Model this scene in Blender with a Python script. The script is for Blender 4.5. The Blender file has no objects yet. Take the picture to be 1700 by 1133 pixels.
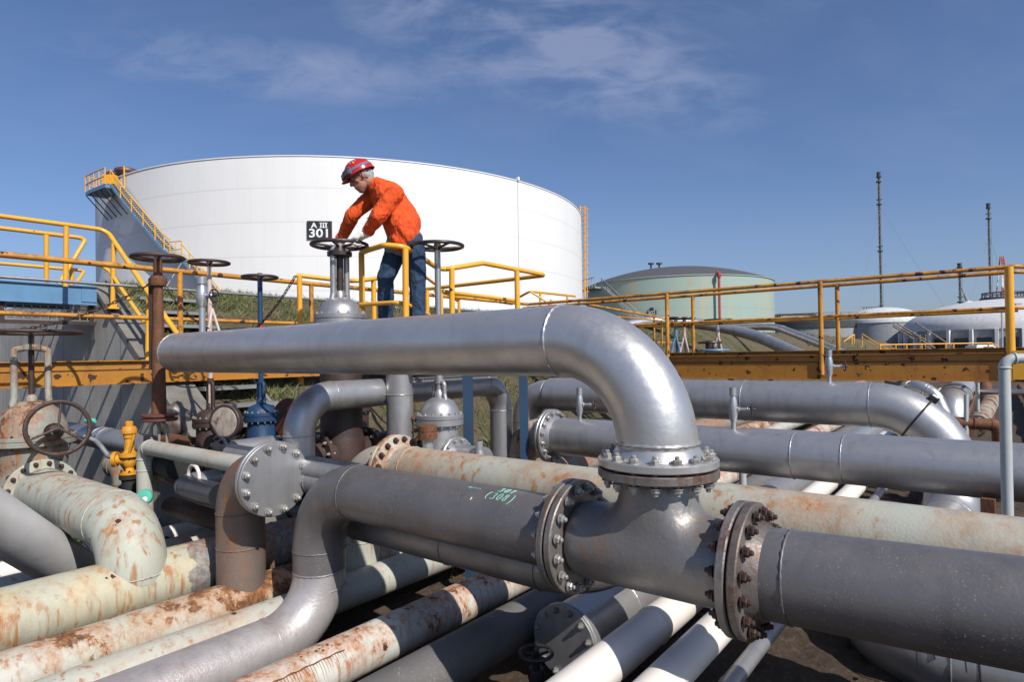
import bpy, bmesh, math, random
from mathutils import Vector, Matrix, noise
random.seed(7)
R_ = math.radians
sc = bpy.context.scene
COL = sc.collection
F = 1023.0; CAMZ = 2.45
PITCH, ROLL, SHIFT = 0.6, -0.85, 0.0078
CAM = Vector((0, 0, CAMZ))
camR = Matrix.Rotation(R_(90 + PITCH), 3, 'X') @ Matrix.Rotation(R_(ROLL), 3, 'Z')
def ray(px, py): return camR @ Vector(((px - 850) / F, -(py - 566.5 - SHIFT * 1700) / F, -1))
def D(px, py, d): return CAM + ray(px, py) * d
def Zp(px, py, z):
    r = ray(px, py); return CAM + r * (z / r.z)
A = Vector((.615, .788, 0)).normalized(); B = Vector((-.788, .615, 0)).normalized(); UP = Vector((0, 0, 1))
def V(x, y, z): return Vector((x, y, z + CAMZ))
def PQ(p, q, z): return A * p - B * q + Vector((0, 0, z + CAMZ))

# ------------------------------------------------------------------ materials
def lin(c): return tuple(((x / 12.92) if x <= .04045 else ((x + .055) / 1.055) ** 2.4) for x in c)
class NT:
    def __init__(s, name):
        s.m = bpy.data.materials.new(name); s.m.use_nodes = True
        s.t = s.m.node_tree; s.t.nodes.clear()
        s.out = s.n('ShaderNodeOutputMaterial'); s.b = s.n('ShaderNodeBsdfPrincipled')
        s.l(s.b.outputs[0], s.out.inputs[0])
    def n(s, ty, **k):
        x = s.t.nodes.new(ty)
        for a, b in k.items(): setattr(x, a, b)
        return x
    def l(s, a, b): s.t.links.new(a, b)
    def coord(s, rnd=True):
        tc = s.n('ShaderNodeTexCoord')
        if not rnd: return tc.outputs['Object']
        oi = s.n('ShaderNodeObjectInfo'); m = s.n('ShaderNodeVectorMath', operation='MULTIPLY_ADD')
        m.inputs[0].default_value = (37, 53, 71)
        mm = s.n('ShaderNodeVectorMath', operation='SCALE'); mm.inputs[0].default_value = (37, 53, 71)
        s.l(oi.outputs['Random'], mm.inputs['Scale'])
        ad = s.n('ShaderNodeVectorMath', operation='ADD'); s.l(tc.outputs['Object'], ad.inputs[0]); s.l(mm.outputs[0], ad.inputs[1])
        return ad.outputs[0]
    def noise(s, co, scale, detail=4, rough=.55, stretch=None, dist=0):
        if stretch:
            mp = s.n('ShaderNodeMapping'); mp.inputs['Scale'].default_value = stretch; s.l(co, mp.inputs[0]); co = mp.outputs[0]
        x = s.n('ShaderNodeTexNoise'); x.inputs['Scale'].default_value = scale; x.inputs['Detail'].default_value = detail
        x.inputs['Roughness'].default_value = rough; x.inputs['Distortion'].default_value = dist
        s.l(co, x.inputs['Vector']); return x.outputs['Fac']
    def ramp(s, f, lo, hi, a=0., b=1.):
        x = s.n('ShaderNodeMapRange'); x.inputs[1].default_value = lo; x.inputs[2].default_value = hi
        x.inputs[3].default_value = a; x.inputs[4].default_value = b; s.l(f, x.inputs[0]); return x.outputs[0]
    def math(s, op, a, b=None, clamp=False):
        x = s.n('ShaderNodeMath', operation=op); x.use_clamp = clamp
        for i, v in enumerate((a, b)):
            if v is None: continue
            if isinstance(v, (int, float)): x.inputs[i].default_value = v
            else: s.l(v, x.inputs[i])
        return x.outputs[0]
    def mix(s, f, a, b):
        x = s.n('ShaderNodeMix', data_type='RGBA')
        for v, i in ((f, x.inputs[0]), (a, x.inputs[6]), (b, x.inputs[7])):
            if isinstance(v, (int, float)): i.default_value = v
            elif isinstance(v, tuple): i.default_value = (*v, 1)
            else: s.l(v, i)
        return x.outputs[2]
    def bump(s, h, st, dist=.01):
        x = s.n('ShaderNodeBump'); x.inputs['Strength'].default_value = st; x.inputs['Distance'].default_value = dist
        s.l(h, x.inputs['Height']); s.l(x.outputs[0], s.b.inputs['Normal'])

RUST1 = (.085, .030, .014); RUST2 = (.38, .135, .028)
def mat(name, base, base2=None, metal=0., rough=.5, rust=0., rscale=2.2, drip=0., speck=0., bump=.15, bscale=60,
        undershade=.25, split=None, spots=0., topdust=0., rcol=None, spec=.5, streak=0., spotr=.28):
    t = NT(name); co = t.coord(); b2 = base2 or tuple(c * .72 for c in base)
    n1 = t.noise(co, 2.3, 6, .6)
    col = t.mix(t.ramp(n1, .38, .66), base, b2)
    nf = t.noise(co, 23, 5, .65)
    if split:                       # second paint beyond a plane across the pipe
        ax, off, c2 = split
        d = t.n('ShaderNodeVectorMath', operation='DOT_PRODUCT'); tc = t.n('ShaderNodeTexCoord')
        t.l(tc.outputs['Object'], d.inputs[0]); d.inputs[1].default_value = ax
        w = t.math('ADD', d.outputs['Value'], t.math('MULTIPLY', t.math('SUBTRACT', t.noise(co, 5, 4), .5), .5))
        sp = t.ramp(w, off - .01, off + .01)
        col = t.mix(sp, col, t.mix(t.ramp(nf, .4, .6), c2, tuple(c * .55 for c in c2)))
    met = metal; ro = rough
    # dirt streaks running down
    ns = t.noise(co, 1.0, 5, .6, (9, 9, 1.3))
    if streak: col = t.mix(t.ramp(ns, .5, .75, 0, streak), col, tuple(c * .4 for c in base))
    if undershade:  # painted underside shade: downward faces mixed towards a dark brown
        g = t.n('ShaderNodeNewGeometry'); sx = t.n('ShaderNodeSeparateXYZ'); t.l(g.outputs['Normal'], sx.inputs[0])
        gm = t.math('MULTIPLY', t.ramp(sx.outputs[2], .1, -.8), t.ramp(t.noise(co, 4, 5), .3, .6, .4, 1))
        col = t.mix(t.math('MULTIPLY', gm, undershade), col, (.055, .045, .035))
    if topdust:
        g = t.n('ShaderNodeNewGeometry'); sx = t.n('ShaderNodeSeparateXYZ'); t.l(g.outputs['Normal'], sx.inputs[0])
        col = t.mix(t.math('MULTIPLY', t.ramp(sx.outputs[2], .3, .95), t.ramp(t.noise(co, 6, 6, .7), .45, .7, 0, topdust)), col, (.42, .36, .29))
    rm = None
    if rust:
        nr = t.noise(co, rscale, 10, .72, (1, 1, .62), .3)
        g = t.n('ShaderNodeNewGeometry'); sx = t.n('ShaderNodeSeparateXYZ'); t.l(g.outputs['Normal'], sx.inputs[0])
        top = t.ramp(sx.outputs[2], -.5, .95, -.05, .05)
        th = .74 - rust * .34
        a = t.math('ADD', nr, top)
        grain = t.noise(co, 75, 5, .75, (1, 1, .5)); st = t.noise(co, 1.0, 6, .7, (26, 26, 3.2))
        soft = t.ramp(a, th - .16, th + .10)
        sg = t.math('MULTIPLY', soft, t.ramp(t.math('ADD', t.math('MULTIPLY', grain, .55), t.math('MULTIPLY', st, .45)), .36, .56, .10, 1.0))
        c2 = rcol or RUST2
        col = t.mix(sg, col, t.mix(t.ramp(nf, .35, .62), tuple(c * 1.25 for c in c2), tuple(c * .65 for c in c2)))
        scab = t.noise(co, 5.5, 8, .68, (1, 1, .7)); run = t.noise(co, 1.0, 4, .6, (30, 30, 2.2))
        hard = t.ramp(t.math('ADD', t.math('MULTIPLY', scab, .55), t.math('MULTIPLY', a, .45)), th - .035, th - .005)
        halo = t.ramp(t.math('ADD', t.math('MULTIPLY', scab, .5), t.math('MULTIPLY', a, .5)), th - .10, th - .02)
        col = t.mix(t.math('MULTIPLY', halo, t.ramp(run, .42, .58, .15, .9)), col, tuple(c * 1.1 for c in c2))
        rm = hard
        col = t.mix(t.math('MULTIPLY', hard, .9), col, t.mix(t.ramp(nf, .45, .62), RUST1, tuple(c * .7 for c in c2)))
    if drip:
        dn = t.noise(co, 1.0, 5, .62, (16, 16, 1.6)); big = t.noise(co, 1.9, 3)
        dm = t.math('MULTIPLY', t.ramp(dn, .54, .64), t.ramp(big, .5 - drip * .10, .62 - drip * .08))
        col = t.mix(t.math('MULTIPLY', dm, .8), col, (.33, .125, .028))
    if spots:
        vo = t.n('ShaderNodeTexVoronoi'); vo.inputs['Scale'].default_value = 9; vo.inputs['Randomness'].default_value = 1
        mp = t.n('ShaderNodeVectorMath', operation='ADD'); nz = t.n('ShaderNodeTexNoise'); nz.inputs['Scale'].default_value = 18
        t.l(co, nz.inputs[0]); t.l(co, mp.inputs[0]); sc2 = t.n('ShaderNodeVectorMath', operation='SCALE'); sc2.inputs['Scale'].default_value = .12
        t.l(nz.outputs['Color'], sc2.inputs[0]); t.l(sc2.outputs[0], mp.inputs[1]); t.l(mp.outputs[0], vo.inputs['Vector'])
        cs = t.n('ShaderNodeSeparateColor'); t.l(vo.outputs['Color'], cs.inputs[0])
        rad = t.math('MULTIPLY', t.ramp(cs.outputs[0], 1 - spots, 1), spotr)
        sm = t.math('LESS_THAN', vo.outputs['Distance'], rad)
        col = t.mix(sm, col, (.06, .022, .012))
        rm = sm if rm is None else t.math('MAXIMUM', rm, sm)
    if speck:
        v2 = t.noise(co, 130, 2, .5); big = t.noise(co, 3.1, 3)
        col = t.mix(t.math('MULTIPLY', t.ramp(v2, .66, .72, 0, speck), t.ramp(big, .42, .62)), col, (.6, .58, .54))
        sf = t.noise(co, 5, 9, .8, (1, 1, 1), .8); col = t.mix(t.ramp(sf, .64, .70, 0, speck * .55), col, (.66, .65, .63))
        sk = t.noise(co, 7, 8, .78); col = t.mix(t.ramp(sk, .62, .70, 0, speck * .6), col, tuple(c * .35 for c in base))
    t.l(col, t.b.inputs['Base Color'])
    rr = t.math('ADD', t.ramp(n1, .3, .7, rough - .06, rough + .08), t.ramp(nf, .3, .7, -.05, .05))
    if rm is not None:
        rr = t.math('MAXIMUM', rr, t.math('MULTIPLY', rm, .85))
        if metal: t.l(t.math('MULTIPLY', t.math('SUBTRACT', 1, rm), metal), t.b.inputs['Metallic'])
    elif metal: t.b.inputs['Metallic'].default_value = metal
    t.l(rr, t.b.inputs['Roughness']); t.b.inputs['Specular IOR Level'].default_value = spec
    h = t.math('ADD', t.noise(co, bscale, 3), t.math('MULTIPLY', t.noise(co, 9, 3), .8))
    if rm is not None: h = t.math('ADD', h, t.math('MULTIPLY', rm, -.8))
    t.bump(h, bump, .006)
    return t.m

M = {}
M['silver'] = mat('silver_paint', (.60, .585, .57), (.50, .49, .48), metal=.74, rough=.36, bump=.17, bscale=34, undershade=.55, speck=.35, topdust=.14, streak=.22)
M['silver2'] = mat('grey_silver_paint', (.44, .435, .44), (.36, .355, .36), metal=.66, rough=.41, bump=.12, undershade=.6, speck=.25, topdust=.16, streak=.38)
M['dark_pipe'] = mat('dark_grey_paint', (.19, .18, .18), (.145, .138, .138), metal=.42, rough=.46, bump=.16, bscale=70, undershade=.5, speck=.85, topdust=.15, streak=.3)
M['tee'] = mat('bare_iron_paint', (.27, .26, .25), (.20, .19, .18), metal=.5, rough=.44, bump=.4, bscale=40, undershade=.4, speck=.6, rust=.08)
M['iron'] = mat('weathered_flange_iron', (.26, .245, .23), (.13, .105, .09), metal=.5, rough=.48, bump=.5, bscale=40, rust=.35, rscale=5, rcol=(.12, .055, .035), speck=.5)
M['bolt_silver'] = mat('bolt_silver', (.42, .41, .39), (.28, .26, .23), metal=.5, rough=.42, bump=.3, undershade=.2)
M['bolt_rust'] = mat('bolt_rust', (.065, .040, .034), (.045, .026, .022), metal=.3, rough=.55, rust=.35, rscale=9, bump=.4, rcol=(.10, .045, .03))
M['green'] = mat('pale_green_paint', (.41, .44, .375), (.46, .45, .37), rough=.52, streak=.3, rust=.20, rscale=4.2, drip=1.3, spots=.12, bump=.3, undershade=.4, spec=.4)
M['green_main'] = mat('pale_green_pipe_paint', (.43, .43, .335), (.50, .43, .28), rough=.55, streak=.3, rust=.36, rscale=2.0, drip=1., spots=.05, bump=.3, undershade=.55,
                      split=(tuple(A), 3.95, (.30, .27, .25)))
M['green_long'] = mat('faded_green_paint', (.39, .40, .34), (.40, .34, .26), rough=.62, streak=.35, rust=.26, rscale=2.0, drip=.6, speck=.3, bump=.35, undershade=.4)
M['green_orange'] = mat('orange_rusted_green', (.46, .46, .38), (.50, .48, .42), rough=.6, rust=.52, rscale=1.6, drip=.8, bump=.4, undershade=.3, rcol=(.36, .15, .045))
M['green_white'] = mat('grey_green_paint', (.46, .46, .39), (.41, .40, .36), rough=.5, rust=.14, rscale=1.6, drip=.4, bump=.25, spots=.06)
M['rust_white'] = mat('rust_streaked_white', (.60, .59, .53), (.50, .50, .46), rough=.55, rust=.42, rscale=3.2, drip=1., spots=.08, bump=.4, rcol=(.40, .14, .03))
M['grey_mat'] = mat('warm_grey_paint', (.155, .145, .14), (.125, .118, .115), metal=.1, rough=.6, bump=.25, speck=.8)
M['pink_grey'] = mat('silver_pinkish_patchy', (.50, .47, .46), (.38, .355, .35), metal=.4, rough=.42, bump=.35, speck=.5, rust=.14, streak=.45, rcol=(.25, .14, .10))
M['white_pipe'] = mat('white_pipe_paint', (.80, .74, .68), (.74, .68, .62), rough=.42, bump=.1, undershade=.45, spots=.03)
M['brown_riser'] = mat('brown_rusted_steel', (.17, .14, .125), (.22, .17, .14), metal=.3, rough=.5, rust=.26, rscale=2.4, drip=1., bump=.3, speck=.5, rcol=(.27, .11, .05), streak=.4)
M['rust'] = mat('solid_rust', (.10, .038, .022), (.16, .062, .03), rough=.8, rust=.5, rscale=6, bump=.6, undershade=.2, rcol=(.18, .075, .03), streak=.5)
M['rust_pale'] = mat('rusted_pale_paint', (.34, .36, .31), (.22, .22, .19), rough=.65, rust=.46, rscale=4.5, drip=1., bump=.6, rcol=(.27, .105, .04))
M['yellow'] = mat('yellow_gloss_paint', (.80, .40, .035), (.74, .34, .03), rough=.38, bump=.1, undershade=.2, spots=.05)
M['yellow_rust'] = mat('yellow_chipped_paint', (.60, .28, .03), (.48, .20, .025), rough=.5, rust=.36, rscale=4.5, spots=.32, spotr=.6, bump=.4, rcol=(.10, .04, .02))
M['beam'] = mat('rusty_yellow_beam', (.42, .185, .02), (.36, .145, .018), rough=.5, rust=.20, rscale=3.2, spots=.55, spotr=.5, drip=.9, bump=.4, rcol=(.12, .045, .02), undershade=.3)
M['blue'] = mat('blue_steel_paint', (.12, .26, .42), (.10, .22, .37), rough=.45, bump=.1, streak=.2)
M['dome_white'] = mat('weathered_dome_white', (.60, .60, .60), (.5, .5, .5), rough=.7, undershade=0, streak=.3)
M['blue_shaded'] = mat('shaded_blue_steel', (.02, .055, .115), (.014, .04, .08), rough=.5, bump=.1, streak=.4)  # shaded copy of the blue steel, shade put into the colour
M['blue_valve'] = mat('blue_valve_paint', (.012, .055, .14), (.012, .04, .10), rough=.5, bump=.3, streak=.5, rust=.08)
M['black'] = mat('black_iron', (.022, .021, .021), (.045, .03, .024), rough=.42, bump=.3, rust=.12, rcol=(.09, .035, .02))
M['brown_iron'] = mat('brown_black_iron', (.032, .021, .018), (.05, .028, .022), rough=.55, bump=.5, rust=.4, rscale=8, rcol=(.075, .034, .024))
M['red_wheel'] = mat('red_brown_wheel', (.13, .045, .035), (.09, .03, .025), rough=.5, bump=.3)
M['red'] = mat('red_paint', (.45, .05, .04), rough=.45)
M['white_rust'] = mat('white_stem_paint', (.62, .52, .48), (.5, .4, .36), rough=.5, rust=.35, rscale=6)
M['teal'] = mat('teal_enamel', (.08, .42, .30), (.06, .36, .26), rough=.3, bump=.05, undershade=.1)
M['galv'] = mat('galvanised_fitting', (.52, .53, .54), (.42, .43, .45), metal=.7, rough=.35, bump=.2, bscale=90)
M['pale_post'] = mat('pale_grey_green_pipe', (.46, .49, .485), (.41, .44, .435), rough=.45, bump=.1)
M['yellow_valve'] = mat('amber_valve_paint', (.70, .32, .02), (.58, .24, .02), rough=.5, bump=.5, rust=.16, spots=.1, streak=.4, rcol=(.12, .05, .02))
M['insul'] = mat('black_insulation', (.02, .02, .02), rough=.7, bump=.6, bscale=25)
M['mesh_grey'] = mat('galvanised_grating', (.35, .35, .34), metal=.5, rough=.5)
M['far_white'] = mat('far_white_paint', (.80, .79, .77), (.74, .73, .71), rough=.6, bump=0.02, undershade=0, streak=.12)
M['far_grey'] = mat('far_grey_cladding', (.36, .37, .38), (.31, .32, .33), rough=.7, undershade=0, streak=.3)
M['far_dark'] = mat('far_dark_steel', (.07, .075, .075), rough=.6, undershade=0)
M['glass_dark'] = mat('dark_window_glass', (.03, .04, .06), rough=.15, undershade=0, bump=0)
M['roof'] = mat('grey_roof_felt', (.085, .082, .088), (.07, .07, .075), rough=.75, undershade=0)
M['sign_black'] = mat('sign_black', (.02, .02, .024), rough=.5, undershade=0, bump=0)
M['sign_white'] = mat('sign_white', (.85, .85, .82), rough=.5, undershade=0, bump=0)
M['chalk'] = mat('turquoise_paint_marker', (.26, .60, .49), rough=.6, undershade=0)
M['chalk_white'] = mat('white_paint_fleck', (.8, .78, .72), rough=.6, undershade=0)
M['pylon_red'] = mat('pylon_red', (.5, .09, .07), rough=.6, undershade=0)

def tank_mat(name, base, stain, pitch, seamdark, staincol, vertical=9.):
    t = NT(name); tc = t.n('ShaderNodeTexCoord'); co = tc.outputs['Object']
    sx = t.n('ShaderNodeSeparateXYZ'); t.l(co, sx.inputs[0])
    n1 = t.noise(co, .12, 5, .6); ns = t.noise(co, 1, 6, .65, (.9, .9, .05))
    col = t.mix(t.ramp(n1, .4, .65, 0, .5), base, tuple(c * .94 for c in base))
    col = t.mix(t.ramp(ns, .48, .68, 0, stain), col, staincol)
    n3 = t.noise(co, .35, 7, .7)
    col = t.mix(t.ramp(n3, .60, .75, 0, stain * .9), col, tuple(c * .8 for c in staincol))
    fr = t.math('FRACT', t.math('DIVIDE', sx.outputs[2], pitch))
    sm = t.math('MAXIMUM', t.math('LESS_THAN', fr, .022), 0)
    sh = t.ramp(fr, .0, .20, .05, 0)
    # vertical plate joints, staggered by course
    at = t.math('ARCTAN2', sx.outputs[1], sx.outputs[0])
    cs = t.math('FLOOR', t.math('DIVIDE', sx.outputs[2], pitch))
    fa = t.math('FRACT', t.math('ADD', t.math('MULTIPLY', at, vertical), t.math('MULTIPLY', cs, .37)))
    vm = t.math('LESS_THAN', fa, .010)
    col = t.mix(t.math('MULTIPLY', t.math('MAXIMUM', sm, t.math('MULTIPLY', vm, .6)), seamdark), col, tuple(c * .45 for c in base))
    col = t.mix(sh, col, tuple(c * .6 for c in base))
    t.l(col, t.b.inputs['Base Color']); t.b.inputs['Roughness'].default_value = .55
    t.bump(t.math('ADD', t.noise(co, .5, 3), t.math('MULTIPLY', sm, .3)), .25, .06)
    return t.m
M['tank_white'] = tank_mat('white_tank_plates', (.765, .76, .74), .12, 2.35, .30, (.60, .58, .52), 9)
M['tank_green'] = tank_mat('green_tank_plates', (.31, .405, .355), .6, 1.9, .25, (.50, .38, .22), 11)

def simple_ground():
    t = NT('bare_brown_soil'); co = t.coord(False)
    n = t.noise(co, 1.2, 8, .65); n2 = t.noise(co, 14, 8, .7)
    c = t.mix(t.ramp(n, .35, .65), (.085, .055, .035), (.05, .033, .022))
    c = t.mix(t.ramp(n2, .48, .72, 0, .6), c, (.16, .11, .072))
    t.l(c, t.b.inputs['Base Color']); t.b.inputs['Roughness'].default_value = .95
    t.bump(t.math('ADD', n2, t.math('MULTIPLY', t.noise(co, 4, 6), 1.5)), .9, .05)
    return t.m
M['dirt'] = simple_ground()
def grass_ground():
    t = NT('dike_turf'); co = t.coord(False)
    n = t.noise(co, .9, 8, .65); n2 = t.noise(co, 11, 8, .75)
    c = t.mix(t.ramp(n, .36, .52), (.075, .095, .03), (.16, .115, .07))
    c = t.mix(t.ramp(n2, .45, .65, 0, .8), c, (.05, .055, .022))
    t.l(c, t.b.inputs['Base Color']); t.b.inputs['Roughness'].default_value = .95
    t.bump(t.math('ADD', n2, t.noise(co, 40, 4)), 1., .06)
    return t.m
M['turf'] = grass_ground()
def leafmat(name, a, b):
    t = NT(name); oi = t.n('ShaderNodeNewGeometry')
    c = t.mix(oi.outputs['Random Per Island'], a, b)
    t.l(c, t.b.inputs['Base Color']); t.b.inputs['Roughness'].default_value = .6
    t.b.inputs['Subsurface Weight'].default_value = 0
    return t.m
M['blade'] = leafmat('grass_blades', (.07, .11, .025), (.19, .165, .07))
M['blade_dark'] = leafmat('low_grass_blades', (.04, .10, .02), (.09, .13, .035))
def concrete():
    t = NT('board_marked_concrete'); co = t.coord(False)
    n = t.noise(co, 1.4, 8, .65); ns = t.noise(co, 1, 6, .65, (6, 6, .5)); nf = t.noise(co, 40, 4)
    c = t.mix(t.ramp(n, .35, .65), (.46, .44, .40), (.36, .34, .31))
    c = t.mix(t.ramp(ns, .52, .8, 0, .5), c, (.12, .11, .095))
    c = t.mix(t.ramp(nf, .6, .7, 0, .4), c, (.42, .39, .34))
    d = t.n('ShaderNodeVectorMath', operation='DOT_PRODUCT'); t.l(co, d.inputs[0]); d.inputs[1].default_value = tuple(B)
    fr = t.math('FRACT', t.math('DIVIDE', d.outputs['Value'], 1.25)); j = t.math('LESS_THAN', fr, .02)
    sx = t.n('ShaderNodeSeparateXYZ'); t.l(co, sx.inputs[0])
    j2 = t.math('LESS_THAN', t.math('FRACT', t.math('DIVIDE', sx.outputs[2], 1.1)), .012)
    j = t.math('MAXIMUM', j, j2)
    c = t.mix(t.math('MULTIPLY', j, .6), c, (.09, .08, .07))
    t.l(c, t.b.inputs['Base Color']); t.b.inputs['Roughness'].default_value = .85
    t.bump(t.math('ADD', nf, t.math('MULTIPLY', j, -2)), .4, .01)
    return t.m
M['concrete'] = concrete()
M['silver_lit'] = mat('lit_silver_paint', (.60, .59, .58), (.52, .51, .50), metal=.12, rough=.42, bump=.2, bscale=34, undershade=.4, speck=.3)  # brighter copy of the silver, sun highlight put into the material
M['disc_grime'] = mat('grimy_disc', (.40, .36, .31), (.30, .26, .21), rough=.6, rust=.45, rscale=6, bump=.3, rcol=(.16, .08, .05), undershade=0)
M['coping'] = mat('aggregate_coping', (.20, .185, .16), (.12, .11, .095), rough=.9, bump=1., bscale=45, speck=.9, undershade=.2)
def cloth(name, a, b, sc_=14, bs=.5):
    t = NT(name); co = t.coord(False)
    n = t.noise(co, sc_, 5, .6); n2 = t.noise(co, 3.5, 3)
    c = t.mix(t.ramp(n, .35, .7), a, b)
    t.l(c, t.b.inputs['Base Color']); t.b.inputs['Roughness'].default_value = .85
    t.bump(t.math('ADD', t.noise(co, 18, 3, .5, (1, 1, .45), 1.2), t.math('MULTIPLY', t.noise(co, 7, 2, .5, (1, 1, .5), 1.5), 2.2)), bs, .035)
    return t.m
M['orange'] = cloth('orange_workwear', (.76, .085, .007), (.60, .062, .006), 12, .55)
M['denim'] = cloth('blue_denim', (.022, .055, .11), (.014, .036, .075), 16, .6)
M['shirt'] = cloth('grey_shirt', (.25, .25, .27), (.16, .16, .18))
M['glove'] = cloth('white_work_glove', (.72, .70, .66), (.60, .57, .52), 30, .3)
M['skin'] = cloth('tanned_skin', (.42, .19, .13), (.36, .15, .10), 25, .08)
M['hair'] = cloth('grey_hair', (.42, .41, .40), (.25, .25, .25), 60, .6)
M['helmet'] = mat('red_helmet_shell', (.50, .02, .025), (.44, .015, .02), rough=.25, bump=.02, undershade=0)
M['lens'] = mat('smoky_goggle_lens', (.10, .08, .09), rough=.12, bump=0, undershade=0)
M['strap'] = mat('grey_blue_strap', (.16, .20, .28), rough=.6, undershade=0)
M['decal_y'] = mat('decal_yellow', (.85, .45, .05), rough=.4, undershade=0)
M['decal_b'] = mat('decal_blue', (.35, .45, .7), rough=.4, undershade=0)
M['boot'] = mat('black_boot_leather', (.02, .018, .016), rough=.5, undershade=0)

# ------------------------------------------------------------------ mesh helpers
def basis(n):
    n = n.normalized(); u = n.cross(UP)
    if u.length < .05: u = n.cross(Vector((1, 0, 0)))
    u.normalize(); return u, n.cross(u).normalized(), n
class MB:
    def __init__(s): s.v = []; s.f = []
    def add(s, vs, fs):
        o = len(s.v); s.v += [Vector(v) for v in vs]; s.f += [tuple(i + o for i in f) for f in fs]; return s
    def box(s, c, ax, ay, az, sx, sy, sz):
        vs = [c + ax * (i * sx / 2) + ay * (j * sy / 2) + az * (k * sz / 2) for i in (-1, 1) for j in (-1, 1) for k in (-1, 1)]
        return s.add(vs, [(0, 1, 3, 2), (4, 6, 7, 5), (0, 4, 5, 1), (2, 3, 7, 6), (0, 2, 6, 4), (1, 5, 7, 3)])
    def bar(s, a, b, w, h, up=UP):
        d = (b - a); L = d.length; d.normalize(); x = d.cross(up)
        if x.length < .01: x = d.cross(Vector((1, 0, 0)))
        x.normalize(); z = x.cross(d); return s.box((a + b) / 2, d, x, z, L, w, h)
    def tube(s, pts, r, seg=20, cap=True, closed=False):
        pts = [Vector(p) for p in pts]; n = len(pts); rs = r if isinstance(r, (list, tuple)) else [r] * n
        T = []
        for i in range(n):
            a = pts[(i - 1) % n] if (closed or i) else pts[0]; b = pts[(i + 1) % n] if (closed or i < n - 1) else pts[-1]
            T.append((b - a).normalized())
        u, w, _ = basis(T[0]); vs = []
        for i in range(n):
            if i:
                q = T[i - 1].rotation_difference(T[i]); u = q @ u; w = q @ w
            for k in range(seg):
                a = 2 * math.pi * k / seg; vs.append(pts[i] + (u * math.cos(a) + w * math.sin(a)) * rs[i])
        fs = []
        m = n if closed else n - 1
        for i in range(m):
            for k in range(seg):
                j = (i + 1) % n; k2 = (k + 1) % seg
                fs.append((i * seg + k, i * seg + k2, j * seg + k2, j * seg + k))
        if cap and not closed:
            fs.append(tuple(range(seg - 1, -1, -1))); fs.append(tuple((n - 1) * seg + k for k in range(seg)))
        return s.add(vs, fs)
    def lathe(s, prof, c, n, seg=32, cap=True):   # prof: (radius, height along n)
        u, w, n = basis(n); vs = []
        for r, h in prof:
            for k in range(seg):
                a = 2 * math.pi * k / seg; vs.append(c + n * h + (u * math.cos(a) + w * math.sin(a)) * max(r, 1e-4))
        fs = [(i * seg + k, i * seg + (k + 1) % seg, (i + 1) * seg + (k + 1) % seg, (i + 1) * seg + k) for i in range(len(prof) - 1) for k in range(seg)]
        if cap: fs.append(tuple(range(seg - 1, -1, -1))); fs.append(tuple((len(prof) - 1) * seg + k for k in range(seg)))
        return s.add(vs, fs)
    def ring(s, c, n, R, r, seg=40, rs=10, sq=1):
        u, w, n = basis(n)
        return s.tube([c + (u * math.cos(2 * math.pi * k / seg) + w * math.sin(2 * math.pi * k / seg)) * R for k in range(seg)], r, rs, closed=True)
    def ico(s, c, r, sub=2, sc_=(1, 1, 1), rot=None):
        bm = bmesh.new(); bmesh.ops.create_icosphere(bm, subdivisions=sub, radius=1)
        mt = rot or Matrix.Identity(3)
        vs = [c + mt @ Vector((v.co.x * sc_[0] * r, v.co.y * sc_[1] * r, v.co.z * sc_[2] * r)) for v in bm.verts]
        fs = [tuple(v.index for v in f.verts) for f in bm.faces]; bm.free(); return s.add(vs, fs)

def wloc(o):
    p = Vector((0, 0, 0))
    while o is not None: p += o.location; o = o.parent
    return p
def build(mb, name, m, parent=None, loc=None, smooth=True, ang=38, rem=None):
    base = wloc(parent) if parent else (loc if loc is not None else Vector((0, 0, 0)))
    me = bpy.data.meshes.new(name); me.from_pydata([tuple(v - base) for v in mb.v], [], mb.f); me.update()
    bm = bmesh.new(); bm.from_mesh(me); bmesh.ops.recalc_face_normals(bm, faces=bm.faces); bm.to_mesh(me); bm.free()
    if smooth:
        me.polygons.foreach_set('use_smooth', [True] * len(me.polygons))
        try: me.set_sharp_from_angle(angle=R_(ang))
        except Exception: pass
    me.materials.append(M[m] if isinstance(m, str) else m)
    o = bpy.data.objects.new(name, me); COL.objects.link(o)
    if parent: o.parent = parent
    elif loc is not None: o.location = loc
    return o
def tag(o, label=None, cat=None, group=None, kind=None):
    if label: o['label'] = label
    if cat: o['category'] = cat
    if group: o['group'] = group
    if kind: o['kind'] = kind
    return o
def thing(name, label, cat, loc, group=None):
    o = bpy.data.objects.new(name, None); o.empty_display_size = .2; o.location = loc; COL.objects.link(o)
    return tag(o, label, cat, group)

def fillet(pts, rb, n=12):
    pts = [Vector(p) for p in pts]; out = [pts[0]]; welds = []
    for i in range(1, len(pts) - 1):
        r = rb[i - 1] if isinstance(rb, (list, tuple)) else rb
        a = (pts[i - 1] - pts[i]).normalized(); b = (pts[i + 1] - pts[i]).normalized()
        ang = a.angle(b); tl = r / math.tan(ang / 2)
        p0 = pts[i] + a * tl; p1 = pts[i] + b * tl
        c = pts[i] + (a + b).normalized() * (r / math.sin(ang / 2))
        va = p0 - c; vb = p1 - c; tot = va.angle(vb); axis = va.cross(vb).normalized()
        for k in range(n + 1): out.append(c + Matrix.Rotation(tot * k / n, 3, axis) @ va)
        welds += [(p0, a), (p1, b)]
    out.append(pts[-1]); return out, welds

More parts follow.
